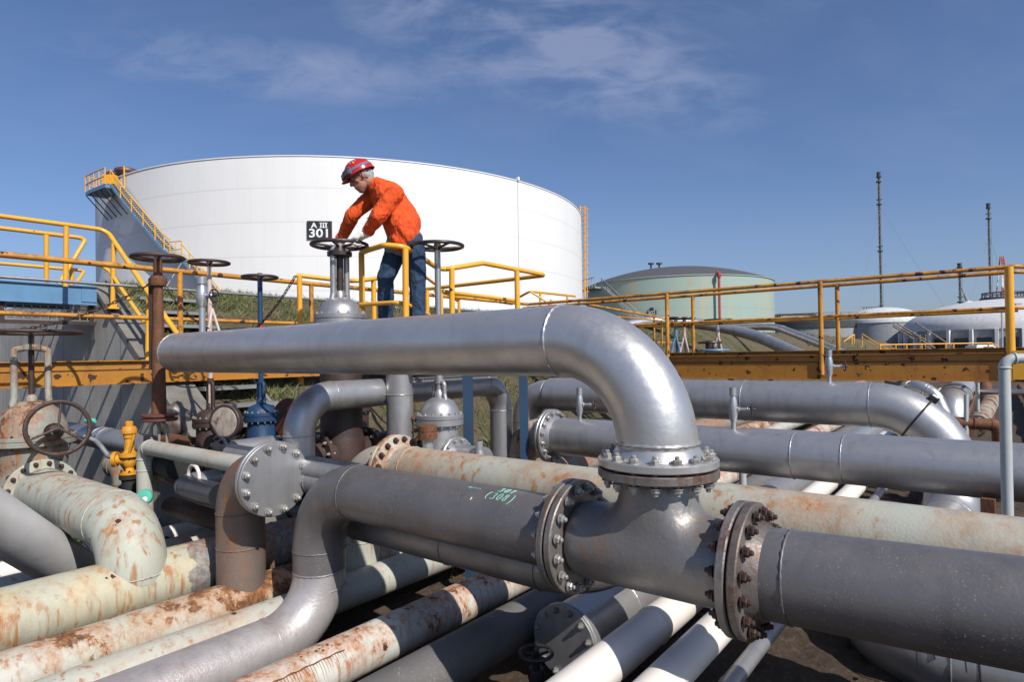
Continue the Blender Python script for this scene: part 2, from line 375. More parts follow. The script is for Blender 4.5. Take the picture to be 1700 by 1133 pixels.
_bolt = {}
def bolt_mesh(br, L, m):
    key = (round(br, 4), round(L, 4), m)
    if key not in _bolt:
        mb = MB(); z = UP
        for s in (1, -1):
            o = Vector((0, 0, s * L / 2))
            mb.lathe([(br * 1.25, 0), (br * 1.25, br * .18)], o, z * s, 14)
            mb.lathe([(br * .92, br * .15), (br, br * .3), (br, br * .95), (br * .85, br * 1.1)], o, z * s, 6)
            mb.lathe([(br * .55, br * 1.0), (br * .55, br * 1.7), (br * .35, br * 1.85)], o, z * s, 10)
        mb.lathe([(br * .5, -L / 2), (br * .5, L / 2)], Vector((0, 0, 0)), z, 8)
        o = build(mb, 'bolt', m, smooth=True, ang=30); me = o.data; bpy.data.objects.remove(o)
        me.name = 'bolt'; _bolt[key] = me
    return _bolt[key]
def bolts(parent, c, n, Rb, nb, br, L, m, phase=.5):
    me = bolt_mesh(br, L, m); u, w, n = basis(n); base = wloc(parent)
    for k in range(nb):
        a = 2 * math.pi * (k + phase) / nb; p = c + (u * math.cos(a) + w * math.sin(a)) * Rb
        o = bpy.data.objects.new('bolt', me); COL.objects.link(o); o.parent = parent
        q = UP.rotation_difference(n) @ Matrix.Rotation(random.random() * 1.05, 3, 'Z').to_quaternion()
        o.rotation_mode = 'QUATERNION'; o.rotation_quaternion = q; o.location = p - base
def flange(parent, c, n, R, t, m, hub=None, name='flange', face=0):
    """disc from c to c+n*t; hub (r0,len) cone grows on the +n side"""
    mb = MB(); e = .006
    prof = [(R - e, 0), (R, e), (R, t - e), (R - e, t)]
    if hub: prof += [(hub[0] * 1.16, t + .001), (hub[0] * 1.10, t + hub[1] * .5), (hub[0] * 1.015, t + hub[1])]
    mb.lathe(prof, c, n, 56); return build(mb, name, m, parent, ang=30)
def weld(parent, c, n, R, m, r=.0055):
    mb = MB(); u, w, n = basis(n); seg = 64; pts = []
    for k in range(seg):
        a = 2 * math.pi * k / seg; pts.append(c + (u * math.cos(a) + w * math.sin(a)) * (R + .001) + n * (noise.noise(Vector((a * 9, R * 10, c.x))) * .0015))
    mb.tube(pts, [r * (1 + .35 * math.sin(k * 2.4)) for k in range(seg)], 6, closed=True); return build(mb, 'weld_seam', m, parent, ang=80)
def pipe(name, label, pts, R, m, rb=None, welds=True, group=None, seg=48, cat='pipe', extra=()):
    path, ws = fillet(pts, rb if rb is not None else R * 3) if len(pts) > 2 else ([Vector(p) for p in pts], [])
    mb = MB(); mb.tube(path, R, seg)
    o = build(mb, name, m, loc=Vector(pts[0]), ang=50); tag(o, label, cat, group)
    if welds:
        for p, n in ws: weld(o, p, n, R, m)
    for p, n in extra: weld(o, p, n, R, m)
    return o
def handwheel(parent, c, n, R, r, m, spokes=5, hub=.035, name='handwheel', phase=0.):
    mb = MB(); mb.ring(c, n, R, r, 44, 8); u, w, n = basis(n)
    for k in range(spokes):
        a = 2 * math.pi * k / spokes + phase; d = u * math.cos(a) + w * math.sin(a)
        mb.tube([c - n * .02, c + d * R * .45 - n * .012, c + d * R], [r * .85, r * .7, r * .75], 8)
    mb.lathe([(hub, -.04), (hub, .02), (hub * .6, .03)], c, n, 16)
    return build(mb, name, m, parent)
def railing(name, label, segs_top, segs_mid, posts, r, m, cat='railing', rp=None, rb=.12, group=None, rm=None):
    t = thing(name, label, cat, Vector(posts[0][0]) if posts else Vector(segs_top[0][0]), group)
    for s in segs_top:
        path, _ = fillet(s, rb, 6) if len(s) > 2 else (s, []); mb = MB(); mb.tube(path, r, 12); build(mb, 'top_rail', m, t)
    for s in segs_mid:
        path, _ = fillet(s, rb, 6) if len(s) > 2 else (s, []); mb = MB(); mb.tube(path, rm or r * .8, 12); build(mb, 'mid_rail', m, t)
    for a, b in posts:
        mb = MB(); mb.tube([a, b], rp or r, 12); build(mb, 'post', m, t)
    return t
def gate_valve(name, label, c, ax, rp, flR, half, zb, rB, dome, zy, zw, Rw, mb_, ms, mw, group=None, yoke=True, stem_r=.025, nb=12, stem_m=None, lower=None, yk=.30, yr=.022, yax=None,
               boltm='bolt_silver', mflange=None, wheel_m=None, spokes=5, stub=0., wr=.018):
    """c pipe axis centre; zb/zy/zw = rel z of bonnet flange, yoke top, wheel"""
    t = thing(name, label, 'valve', Vector((c.x, c.y, c.z - rp)), group); zb += CAMZ; zy += CAMZ; zw += CAMZ
    bm_ = mb_ if lower is None else lower
    m = MB(); m.tube([c - ax * half, c + ax * half], rp * 1.05, 32)
    m.lathe([(rp * 1.15, -rp * 1.15), (rp * 1.35, -rp * .6), (rp * 1.4, 0), (rp * 1.25, rp), (rB * .82, rp * 1.25), (rB * .80, zb - .03 - c.z)], c, UP, 36)
    build(m, 'body', bm_, t)
    for s in (-1, 1):
        f = flange(t, c + ax * s * half, ax * s, flR, .035, mflange or bm_)
        bolts(f, c + ax * s * (half + .018), ax, flR * .87, nb, .016, .04, boltm)
        if stub:
            m = MB(); m.tube([c + ax * s * (half + .02), c + ax * s * (half + stub)], rp, 32); build(m, 'pipe_stub', bm_, t)
    o = Vector((c.x, c.y, zb)); m = MB()
    m.lathe([(rB, -.06), (rB + .004, -.055), (rB + .004, -.012), (rB - .004, -.008), (rB - .004, .0), (rB + .004, .004), (rB + .004, .04), (rB, .045), (rB * .84, .046),
             (rB * .80, .05 + dome * .3), (rB * .62, .05 + dome * .72), (rB * .34, .05 + dome * .95), (rB * .2, .05 + dome)], o, UP, 48)
    bn = build(m, 'bonnet', mb_, t)
    bolts(bn, o + UP * -.008, UP, rB * .92, 16, .014, .10, boltm)
    dt = zb + .05 + dome
    if yoke:
        m = MB(); w = yax or ax; yw = rB * yk
        for s in (-1, 1):
            m.tube(fillet([o + UP * (.03 + dome * .7) + w * s * rB * max(.42, yk + .08), Vector((c.x, c.y, dt + .03)) + w * s * yw, Vector((c.x, c.y, zy)) + w * s * yw,
                    Vector((c.x, c.y, zy + .03))], [.03, .03], 5)[0], yr, 10)
        m.lathe([(yw * .6, 0), (yw * .6, .06)], Vector((c.x, c.y, zy)), UP, 16)
        m.lathe([(.05, 0), (.05, .05), (.03, .08)], Vector((c.x, c.y, dt - .01)), UP, 16)
        build(m, 'yoke', ms, t)
    m = MB(); m.tube([Vector((c.x, c.y, dt)), Vector((c.x, c.y, zw + .05))], stem_r, 14); build(m, 'stem', stem_m or (mw if not wheel_m else ms), t)
    handwheel(t, Vector((c.x, c.y, zw)), UP, Rw, wr, wheel_m or mw, spokes)
    return t
def sample_valve(name, label, base, top, side, r=.028, wheel=.05, group=None, at=.5):
    t = thing(name, label, 'valve', base, group); d = (top - base); L = d.length; d.normalize()
    m = MB(); m.tube([base, top], r, 14); m.lathe([(r * 1.5, -.08), (r * 1.5, 0)], top, d, 14)
    m.lathe([(r * 1.2, -.12), (r * 1.7, -.07), (r * 1.9, 0), (r * 1.7, .07), (r * 1.2, .12)], base + d * L * at, d, 16)
    c = base + d * L * at; m.lathe([(r * 1.0, 0), (r * 1.2, .05), (r * .7, .06), (r * .7, .12), (r * 1.1, .13), (r * .6, .15)], c, side, 12)
    build(m, 'body', 'galv', t); handwheel(t, c + side * .17, side, wheel, .008, 'black', 5, .014); return t
def text_tris(s, size, off=0.):
    cu = bpy.data.curves.new('t', 'FONT'); cu.body = s; cu.size = size; cu.align_x = 'CENTER'; cu.offset = off; cu.resolution_u = 3
    ob = bpy.data.objects.new('t', cu); COL.objects.link(ob); dg = bpy.context.evaluated_depsgraph_get(); dg.update()
    me = ob.evaluated_get(dg).to_mesh(); vs = [v.co.copy() for v in me.vertices]; fs = [tuple(p.vertices) for p in me.polygons]
    ob.evaluated_get(dg).to_mesh_clear(); bpy.data.objects.remove(ob); return vs, fs
# ------------------------------------------------------------------ camera, light, sky
cd = bpy.data.cameras.new('camera'); cd.sensor_width = 36; cd.lens = F / 1700 * 36; cd.shift_y = SHIFT; cd.clip_start = .05; cd.clip_end = 4000
co_ = bpy.data.objects.new('camera', cd); COL.objects.link(co_); co_.matrix_world = Matrix.Translation(CAM) @ camR.to_4x4(); sc.camera = co_
SUN_AZ, SUN_EL = R_(143), R_(42)
sd = Vector((math.sin(SUN_AZ) * math.cos(SUN_EL), math.cos(SUN_AZ) * math.cos(SUN_EL), math.sin(SUN_EL)))
sl = bpy.data.lights.new('sun', 'SUN'); sl.energy = 5.0; sl.angle = R_(.53); sl.color = (1, .955, .89)
so = bpy.data.objects.new('sun', sl); COL.objects.link(so); so.rotation_euler = sd.to_track_quat('Z', 'Y').to_euler()
wd = bpy.data.worlds.new('World'); sc.world = wd; wd.use_nodes = True; wt = wd.node_tree; wt.nodes.clear()
def wn(ty, **k):
    x = wt.nodes.new(ty)
    for a, b in k.items(): setattr(x, a, b)
    return x
def wl(a, b): wt.links.new(a, b)
def wm(op, a, b=None, c=None):
    x = wn('ShaderNodeMath', operation=op)
    for i, v in enumerate((a, b, c)):
        if v is None: continue
        if isinstance(v, (int, float)): x.inputs[i].default_value = v
        else: wl(v, x.inputs[i])
    return x.outputs[0]
sky = wn('ShaderNodeTexSky', sky_type='NISHITA'); sky.sun_disc = False; sky.sun_elevation = SUN_EL; sky.sun_rotation = SUN_AZ
sky.air_density = 1.0; sky.dust_density = 1.3; sky.ozone_density = 1.7; sky.altitude = 0
tc = wn('ShaderNodeTexCoord'); sx = wn('ShaderNodeSeparateXYZ'); wl(tc.outputs['Generated'], sx.inputs[0])
yy = wm('MAXIMUM', sx.outputs[1], .08); U = wm('DIVIDE', sx.outputs[0], yy); Vv = wm('DIVIDE', sx.outputs[2], yy)
cx = wn('ShaderNodeCombineXYZ'); wl(U, cx.inputs[0]); wl(Vv, cx.inputs[1])
def wnoise(scale, detail, rough, rot, st, dist):
    mp = wn('ShaderNodeMapping'); mp.inputs['Rotation'].default_value = (0, 0, R_(rot)); mp.inputs['Scale'].default_value = st
    wl(cx.outputs[0], mp.inputs[0]); n = wn('ShaderNodeTexNoise'); n.inputs['Scale'].default_value = scale; n.inputs['Detail'].default_value = detail
    n.inputs['Roughness'].default_value = rough; n.inputs['Distortion'].default_value = dist; wl(mp.outputs[0], n.inputs[0]); return n.outputs[0]
def blob(u, v, ru, rv, ang):      # soft elliptical region of sky
    ca, sa = math.cos(R_(ang)), math.sin(R_(ang)); du = wm('SUBTRACT', U, u); dv = wm('SUBTRACT', Vv, v)
    a = wm('ADD', wm('MULTIPLY', du, ca / ru), wm('MULTIPLY', dv, sa / ru)); b = wm('ADD', wm('MULTIPLY', du, -sa / rv), wm('MULTIPLY', dv, ca / rv))
    r = wm('ADD', wm('MULTIPLY', a, a), wm('MULTIPLY', b, b)); return wm('MAXIMUM', wm('SUBTRACT', 1, r), 0)
n1 = wnoise(3.2, 8, .56, 14, (1, 2.6, 1), .5); n2 = wnoise(9, 8, .62, 22, (1, 2.2, 1), .6)
def sst(f, lo, hi, o=1.):
    x = wn('ShaderNodeMapRange', interpolation_type='SMOOTHSTEP'); x.inputs[1].default_value = lo; x.inputs[2].default_value = hi
    x.inputs[4].default_value = o; wl(f, x.inputs[0]); return x.outputs[0]
wisp = wm('MULTIPLY', sst(wm('ADD', wm('MULTIPLY', n1, .6), wm('MULTIPLY', n2, .4)), .36, .68), 1)
mask = wm('ADD', blob(.08, .50, .42, .12, -17), wm('MULTIPLY', blob(-.40, .475, .42, .06, -7), .8))
mask = wm('ADD', mask, wm('MULTIPLY', blob(.2, .58, .9, .12, 0), .25))
cl = wm('MINIMUM', wm('MULTIPLY', wisp, wm('MULTIPLY', mask, .68)), .45)
veil = wm('ADD', wm('MULTIPLY', sst(n1, .35, .75), .08), .03)
cl = wm('MAXIMUM', cl, wm('MAXIMUM', veil, wm('MULTIPLY', wm('MAXIMUM', wm('SUBTRACT', .34, Vv), 0), .85)))
mixc = wn('ShaderNodeMix', data_type='RGBA'); wl(cl, mixc.inputs[0])
tint = wn('ShaderNodeMix', data_type='RGBA', blend_type='MULTIPLY'); tint.inputs[0].default_value = 1; wl(sky.outputs[0], tint.inputs[6]); tint.inputs[7].default_value = (.79, .94, 1.21, 1)
wl(tint.outputs[2], mixc.inputs[6]); mixc.inputs[7].default_value = (4.6, 5.1, 7.0, 1)
bg = wn('ShaderNodeBackground'); bg.inputs[1].default_value = .092; wl(mixc.outputs[2], bg.inputs[0])
wo = wn('ShaderNodeOutputWorld'); wl(bg.outputs[0], wo.inputs[0])
sc.cycles.diffuse_bounces = 1; sc.cycles.max_bounces = 6
sc.view_settings.view_transform = 'Standard'; sc.view_settings.look = 'None'; sc.view_settings.exposure = 0

# ------------------------------------------------------------------ ground and dikes
WALLP = 3.65
def smooth(a, b, x):
    t = max(0, min(1, (x - a) / (b - a))); return t * t * (3 - 2 * t)
def gz(x, y):       # absolute height
    p = x * .615 + y * .788; q = x * .788 - y * .615
    base = 0
    # near dike along A
    t = max(0, min(1, (-6.3 - q) / 5.0)); h1 = 3.65 * t
    if q < -15: h1 = 3.65 - min(3.0, (-15 - q) * .55)
    h1 *= smooth(WALLP + .05, WALLP + .15, p)
    # far dike carrying the green tank
    h2 = 2.75 * smooth(42, 50, y - .10 * x) * (1 - smooth(29, 37, x)) * smooth(4, 12, x + .0 * y)
    return max(h1, h2)
def soilz(x, y):
    p = x * .615 + y * .788; q = x * .788 - y * .615
    return .42 * smooth(-2.3, -1.5, q) * (1 - smooth(5, 9, p))
def grid(x0, x1, y0, y1, step, fn):
    nx = int((x1 - x0) / step) + 1; ny = int((y1 - y0) / step) + 1
    return [(x0 + (x1 - x0) * i / nx, y0 + (y1 - y0) * j / ny) for j in range(ny + 1) for i in range(nx + 1)], nx, ny
mb = MB(); S = 3000
mb.add([(-S, -S, -.25), (S, -S, -.25), (S, S, -.25), (-S, S, -.25)], [(0, 1, 2, 3)])
tag(build(mb, 'ground', 'dirt', smooth=False), kind='structure')
mb = MB(); vs, nx, ny = grid(-14, 14, 1.0, 16, .085, None)
mb.add([Vector((x, y, soilz(x, y) + .045 * noise.fractal(Vector((x * 1.3, y * 1.3, 0)), .8, 2, 5) + .03 * noise.fractal(Vector((x * 7, y * 7, 4)), .7, 2, 3))) for x, y in vs],
       [(j * (nx + 1) + i, j * (nx + 1) + i + 1, (j + 1) * (nx + 1) + i + 1, (j + 1) * (nx + 1) + i) for j in range(ny) for i in range(nx)])
tag(build(mb, 'soil', 'dirt'), kind='structure')
mb = MB(); vs, nx, ny = grid(-60, 70, 14, 90, .6, None)
mb.add([Vector((x, y, -.06 + .08 * noise.noise(Vector((x * .5, y * .5, 3))))) for x, y in vs],
       [(j * (nx + 1) + i, j * (nx + 1) + i + 1, (j + 1) * (nx + 1) + i + 1, (j + 1) * (nx + 1) + i) for j in range(ny) for i in range(nx)])
tag(build(mb, 'yard_soil', 'dirt'), kind='structure')
# near dike: strips in (p,q)
mb = MB(); nP, nQ = 160, 60; vs = []
for i in range(nP + 1):
    p = WALLP + .17 + (i / nP) ** 1.6 * 90
    for j in range(nQ + 1):
        q = -6.0 - j * .22; w = PQ(p, q, 0); z = gz(w.x, w.y) + (.10 * noise.fractal(Vector((w.x * 1.6, w.y * 1.6, 0)), .8, 2, 5) if j else 0)
        vs.append(Vector((w.x, w.y, z - (.35 if j == 0 else 0))))
mb.add(vs, [(i * (nQ + 1) + j, i * (nQ + 1) + j + 1, (i + 1) * (nQ + 1) + j + 1, (i + 1) * (nQ + 1) + j) for i in range(nP) for j in range(nQ)])
tag(build(mb, 'dike', 'turf'), kind='structure')
mb = MB(); vs, nx, ny = grid(2, 44, 38, 130, .7, None)
mb.add([Vector((x, y, gz(x, y) - .35 + .25 * noise.fractal(Vector((x * .4, y * .4, 2)), .8, 2, 4))) for x, y in vs],
       [(j * (nx + 1) + i, j * (nx + 1) + i + 1, (j + 1) * (nx + 1) + i + 1, (j + 1) * (nx + 1) + i) for j in range(ny) for i in range(nx)])
tag(build(mb, 'tank_dike', 'turf'), kind='structure')
# grass
def blades(name, pts, hmin, hmax, w, m, label):
    mb = MB(); vs = []; fs = []
    for p in pts:
        h = random.uniform(hmin, hmax) * random.uniform(.6, 1.25); a = random.random() * 6.28; ww = w * random.uniform(.6, 1.3)
        u = Vector((math.cos(a), math.sin(a), 0)); ln = Vector((random.gauss(0, .35), random.gauss(0, .35), 1)).normalized()
        o = len(vs); vs += [p - u * ww, p + u * ww, p + ln * h * .55 + u * ww * .6, p + ln * h + Vector((ln.x, ln.y, 0)) * h * .5]; fs += [(o, o + 1, o + 2), (o, o + 2, o + 3)]
    mb.v = vs; mb.f = fs; me = bpy.data.meshes.new(name); me.from_pydata([tuple(v) for v in vs], [], fs); me.materials.append(M[m])
    o = bpy.data.objects.new(name, me); COL.objects.link(o); return tag(o, label, 'grass', kind='stuff')
pts = []
while len(pts) < 60000:
    p = WALLP + .3 + random.random() ** 1.7 * 24; q = -6.3 - random.random() ** .8 * 6.2
    w = PQ(p, q, 0); n = noise.noise(Vector((w.x * .9, w.y * .9, 1))) + .45 * noise.noise(Vector((w.x * 4, w.y * 4, 1)))
    if n + max(0, (-9.6 - q)) * .16 < .10 and random.random() < .9: continue
    pts.append(Vector((w.x, w.y, gz(w.x, w.y) - .03)))
blades('dike_grass', pts, .06, .20, .007, 'blade', 'patchy green and straw coloured grass on the dike slope')
pts = []
while len(pts) < 9000:
    x = random.uniform(4, 42); y = random.uniform(43, 62); z = gz(x, y)
    if z < .3 or noise.noise(Vector((x * .3, y * .3, 5))) < -.15: continue
    pts.append(Vector((x, y, z - .35)))
blades('far_grass', pts, .3, .7, .05, 'blade', 'long grass on the far mound below the green tank')
pts = []
for cxx, cyy, sp, n in ((-5.2, 8.4, .9, 2600), (-5.0, 7.0, .7, 1500), (-3.9, 6.8, .7, 1400), (-6.5, 8.2, .8, 1500), (-3.0, 8.5, .8, 1200), (.2, 6.6, .4, 160), (2.9, 3.6, .5, 60)):
    for _ in range(n):
        x = random.gauss(cxx, sp); y = random.gauss(cyy, sp * .6)
        if x * .615 + y * .788 < WALLP - .05: pts.append(Vector((x, y, .0)))
        elif x * .788 - y * .615 > -6.3: pts.append(Vector((x, y, .0)))
blades('trench_grass', pts, .12, .42, .008, 'blade_dark', 'tufts of dark green grass in the pipe trench')
# small clods and stones on bare soil
mb = MB()
for _ in range(420):
    x = random.uniform(.6, 6); y = random.uniform(3.0, 7)
    mb.ico(Vector((x, y, soilz(x, y) + random.uniform(-.01, .02))), random.uniform(.012, .045), 1, (1, random.uniform(.6, 1), .6))
tag(build(mb, 'soil_clods', 'dirt'), 'loose clods of brown soil under the front pipes', 'soil', kind='stuff')

# ------------------------------------------------------------------ concrete wing wall
mb = MB(); qs = [(-30, 1.12), (-11.24, 1.12), (-6.0, -2.35)]; th = .34
def wallpoly(q0, z0, q1, z1, p0, p1, zb0, zb1):
    return [PQ(p0, q0, zb0), PQ(p0, q1, zb1), PQ(p0, q1, z1), PQ(p0, q0, z0), PQ(p1, q0, zb0), PQ(p1, q1, zb1), PQ(p1, q1, z1), PQ(p1, q0, z0)]
BOXF = [(0, 1, 2, 3), (7, 6, 5, 4), (0, 4, 5, 1), (1, 5, 6, 2), (2, 6, 7, 3), (3, 7, 4, 0)]
wt_ = thing('retaining_wall', 'grey board marked concrete wing wall with a sloping top beside the grass dike', 'wall', PQ(WALLP, -9, -2.45))
mb.add([PQ(WALLP, q, z) for q, z in ((-30, -2.6), (-6.0, -2.6), (-6.0, -2.35), (-11.24, 1.12), (-30, 1.12))] +
       [PQ(WALLP + th, q, z) for q, z in ((-30, -2.6), (-6.0, -2.6), (-6.0, -2.35), (-11.24, 1.12), (-30, 1.12))],
       [(0, 1, 2, 3, 4), (9, 8, 7, 6, 5), (0, 5, 6, 1), (1, 6, 7, 2), (2, 7, 8, 3), (3, 8, 9, 4), (4, 9, 5, 0)])
build(mb, 'wall_panel', 'concrete', wt_, smooth=False)
mb = MB(); mb.add(wallpoly(-11.26, 1.20, -6.0, -2.27, WALLP - .02, WALLP + th + .12, 1.125, -2.345), BOXF); build(mb, 'coping', 'coping', wt_, smooth=False)
mb = MB()
for k in range(13):
    q = -11.0 + k * .36; z = 1.0 - k * .2385
    mb.box(PQ(WALLP + .95, q, z + .02), A, B, UP, .9, .30, .05)
for s in (.46, 1.42): mb.bar(PQ(WALLP + s, -11.2, 1.0), PQ(WALLP + s, -6.3, -2.25), .05, .18)
st_ = build(mb, 'steps', 'mesh_grey', wt_, smooth=False)

# ------------------------------------------------------------------ overhead silver pipe
CX, CY = .734, 3.148
c0 = V(CX, CY, -.522); top = V(CX, CY, .078); far = top + B * 5.36
path, ws = fillet([c0, top, far], .56, 20)
# rounded closed end
endr = [.203] * len(path); dirn = B
for k in range(1, 9):
    a = k / 8 * math.pi / 2; path.append(far + dirn * (math.sin(a) * .16)); endr.append(max(.002, .203 * math.cos(a)))
mb = MB(); mb.tube(path, endr, 72)
OH = build(mb, 'overhead_pipe', 'silver', loc=c0, ang=60)
tag(OH, 'thick silver pipe arching overhead from the tee and ending in a rounded cap at left', 'pipe')
weld(OH, ws[0][0] + UP * .030, UP, .203, 'silver', .009); weld(OH, ws[1][0], B, .203, 'silver', .007); weld(OH, far, B, .203, 'silver2', .004)
f = flange(OH, V(CX, CY, -.568), UP, .300, .042, 'silver', hub=(.203, .05))
bolts(f, V(CX, CY, -.580), UP, .262, 16, .023, .108, 'bolt_silver', .3)

# tee
def remesh(mb, name, m, parent=None, loc=None, voxel=.02, it=6, fac=.5, disp=0., dscale=6., fine=0.):
    o = build(mb, name, m, parent, loc); md = o.modifiers.new('r', 'REMESH'); md.mode = 'VOXEL'; md.voxel_size = voxel; md.use_smooth_shade = True
    s = o.modifiers.new('s', 'SMOOTH'); s.iterations = it; s.factor = fac
    dg = bpy.context.evaluated_depsgraph_get(); dg.update(); me = bpy.data.meshes.new_from_object(o.evaluated_get(dg)); old = o.data
    o.modifiers.clear(); o.data = me; me.name = name; bpy.data.meshes.remove(old)
    if disp:
        me.update(); ns = [v.normal.copy() for v in me.vertices]
        for v, n in zip(me.vertices, ns):
            c = v.co; a = noise.noise(Vector((c.x * dscale, c.y * dscale, c.z * dscale * .6))) + .5 * noise.noise(c * dscale * 2.3)
            b_ = noise.noise(Vector((c.x * 22, c.y * 22, c.z * 9 + 5 * noise.noise(c * 4)))) if fine else 0
            v.co = c + n * (disp * (1 - abs(a) * 2.2) + fine * (.5 - abs(b_) * 3))
    me.polygons.foreach_set('use_smooth', [True] * len(me.polygons)); me.update()
    return o
L0 = V(.33, 3.45, -1.01); R0 = V(1.075, 2.872, -1.01); TC = V(CX, CY, -1.01)
mb = MB(); mb.tube([L0 - B * .04, R0 + B * .04], .212, 56); mb.tube([TC, V(CX, CY, -.61)], .195, 56)
o_n = len(mb.v); mb.lathe([(.33, .0), (.30, .09), (.262, .15), (.228, .20), (.207, .25), (.198, .32)], TC, UP, 56)
for i_ in range(o_n, len(mb.v)):
    d_ = mb.v[i_] - TC; a_ = d_.dot(A); lim = .185
    if abs(a_) > lim * .7: mb.v[i_] = mb.v[i_] - A * (a_ - math.copysign(min(abs(a_), lim), a_))
TE = remesh(mb, 'tee_fitting', 'tee', loc=TC, voxel=.014, it=60, fac=.9)
tag(TE, 'dark cast tee joining the overhead pipe to the two front pipes', 'pipe fitting')
f = flange(TE, V(CX, CY, -.622), UP, .302, .044, 'iron')
f = flange(TE, L0 - B * .047, B, .31, .042, 'iron'); bolts(f, L0, B, .268, 16, .022, .118, 'bolt_silver')
f = flange(TE, R0 + B * .047, -B, .31, .042, 'iron'); bolts(f, R0, -B, .268, 16, .022, .118, 'bolt_rust')

# front pipes
cr = V(-1.56, 4.93, -1.01)
FL = pipe('elbowed_pipe', 'dark grey front pipe dropping through two bends from the tee to the low pipes', [L0 + B * .055, cr, cr - UP * .66],
          .203, 'dark_pipe', [.50], seg=64)
LS = pipe('lower_section', None, [cr - UP * .655, V(-1.56, 4.93, -2.13), V(-1.56, 4.93, -2.13) - A * 6], .202, 'pink_grey', [.45], seg=64, extra=[(cr - UP * .67, UP), (cr - UP * .80, UP)], cat=None)
LS.parent = FL; LS.location = LS.location - FL.location
flange(FL, L0 + B * .005, B, .31, .042, 'iron', hub=(.203, .05))
FR = pipe('front_pipe', 'dark grey pipe leaving the tee towards the right edge in front of everything', [R0 - B * .055, R0 - B * 5 + UP * .20], .203, 'dark_pipe', seg=64, extra=[(R0 - B * .20 + UP * .006, (B - UP * .04).normalized())])
flange(FR, R0 - B * .005, -B, .31, .042, 'iron', hub=(.203, .06))
# the low half of the first is a lighter silver section
# ------------------------------------------------------------------ low pipes running along A
def apipe(name, label, q, z, R, m, p0=-1.5, p1=38, extra=(), group=None):
    return pipe(name, label, [PQ(p0, q, z), PQ(p1, q, z)], R, m, group=group, extra=[(PQ(p, q, z), A) for p in extra])
gL = V(-3.15, 5.1, -1.87)
L1 = apipe('ground_pipe', 'widest pale green rust stained low pipe with the green elbow rising from it', -5.62, -1.87, .254, 'green_main', extra=(3.35,))
L2 = apipe('ground_pipe', 'orange rusted low pipe next to the widest green one', -5.04, -2.05, .19, 'green_orange')
L3 = apipe('ground_pipe', 'grey green low pipe between the orange rusted pipe and the silver bend', -4.62, -2.1, .155, 'green_white')
L5 = apipe('ground_pipe', 'low white pipe with orange rust streaks in the bottom foreground', -3.61, -2.1, .162, 'rust_white', extra=(1.2,))
L6 = apipe('ground_pipe', 'plain warm grey low pipe right of the rust streaked white one', -3.0, -2.12, .170, 'grey_mat')
L7 = apipe('ground_pipe', 'clean white low pipe left of the similar thinner one', -1.60, -1.6, .105, 'white_pipe', extra=(3.35,), p1=29)
L8 = apipe('ground_pipe', 'thinner clean white low pipe nearest the bare soil', -1.29, -1.6, .093, 'white_pipe', p1=29)
L9 = apipe('ground_pipe', 'thin silver low pipe just right of the two white ones', -1.105, -1.72, .046, 'silver2', p1=29)
La = apipe('ground_pipe', 'pale low pipe behind the widest green one, farther of two', -7.85, -2.1, .11, 'white_pipe')
Lb = apipe('ground_pipe', 'pale low pipe behind the widest green one, nearer of two', -7.27, -2.1, .115, 'green_white')
L6b = pipe('ground_pipe', 'silver low pipe closed by a bolted blind flange under the tee', [V(.356, 4.5, -2.08), V(.356, 4.5, -2.08) + A * 30], .235, 'silver', extra=[(V(.356, 4.5, -2.08) + A * .75, A)])
f = flange(L6b, V(.356, 4.5, -2.08), -A, .265, .03, 'silver2'); bolts(f, V(.356, 4.5, -2.08) - A * .0, A, .225, 12, .021, .07, 'bolt_silver')
flange(L6b, V(.356, 4.5, -2.08) + A * .002, A, .265, .03, 'silver2')
cc = D(890, 1085, 4.15); t = thing('small_valve', 'small black handwheel valve in the shade before the blind flange', 'valve', cc - UP * .4)
mb = MB(); mb.tube([cc - UP * .42, cc], .028, 12); mb.lathe([(.05, -.2), (.06, -.15), (.05, -.1)], cc, UP, 12); build(mb, 'body', 'black', t); handwheel(t, cc, UP, .11, .013, 'black', 5, .02)
for k, (q, R, m, z, lb) in enumerate([(-.75, .10, 'rust', -2.2, 'thin rusty low pipe crossing the yard right of the white pipes'),
                                (1.15, .16, 'rust', -2.15, 'brown rusted low pipe far right in the bare yard'), (2.2, .12, 'silver2', -2.2, 'thin grey low pipe far right in the bare yard'),
                                (3.2, .22, 'silver', -2.1, 'wide silver low pipe far right in the bare yard')]):
    apipe('ground_pipe', lb, q, z, R, m, p0=7.5 if k else 6.5, p1=44)
# pale green elbow on the widest pipe and its valve
g0 = V(-3.15, 5.1, -1.37) + B * 2.37
GE = pipe('green_elbow_pipe', 'pale green rust streaked elbow pipe from the left valve down to the widest low pipe', [g0, V(-3.15, 5.1, -1.37), V(-3.15, 5.1, -1.80)], .250, 'green', [.375], seg=64)
f = flange(GE, g0 - B * .04, B, .34, .04, 'green', hub=None); bolts(f, g0 + B * .03, B, .30, 16, .025, .12, 'bolt_rust')
# leftmost descending silver pipe
a0 = D(-330, 660, 3.6); a1 = D(300, 1062, 7.6)
SPd = (a1 - a0).normalized()
pipe('sloping_pipe', 'bright silver pipe sloping down at the left edge behind the widest low pipe', [a0, a1], .205, 'silver_lit', extra=[(D(110, 936, 5.75), SPd), (D(138, 952, 6.0), SPd)])
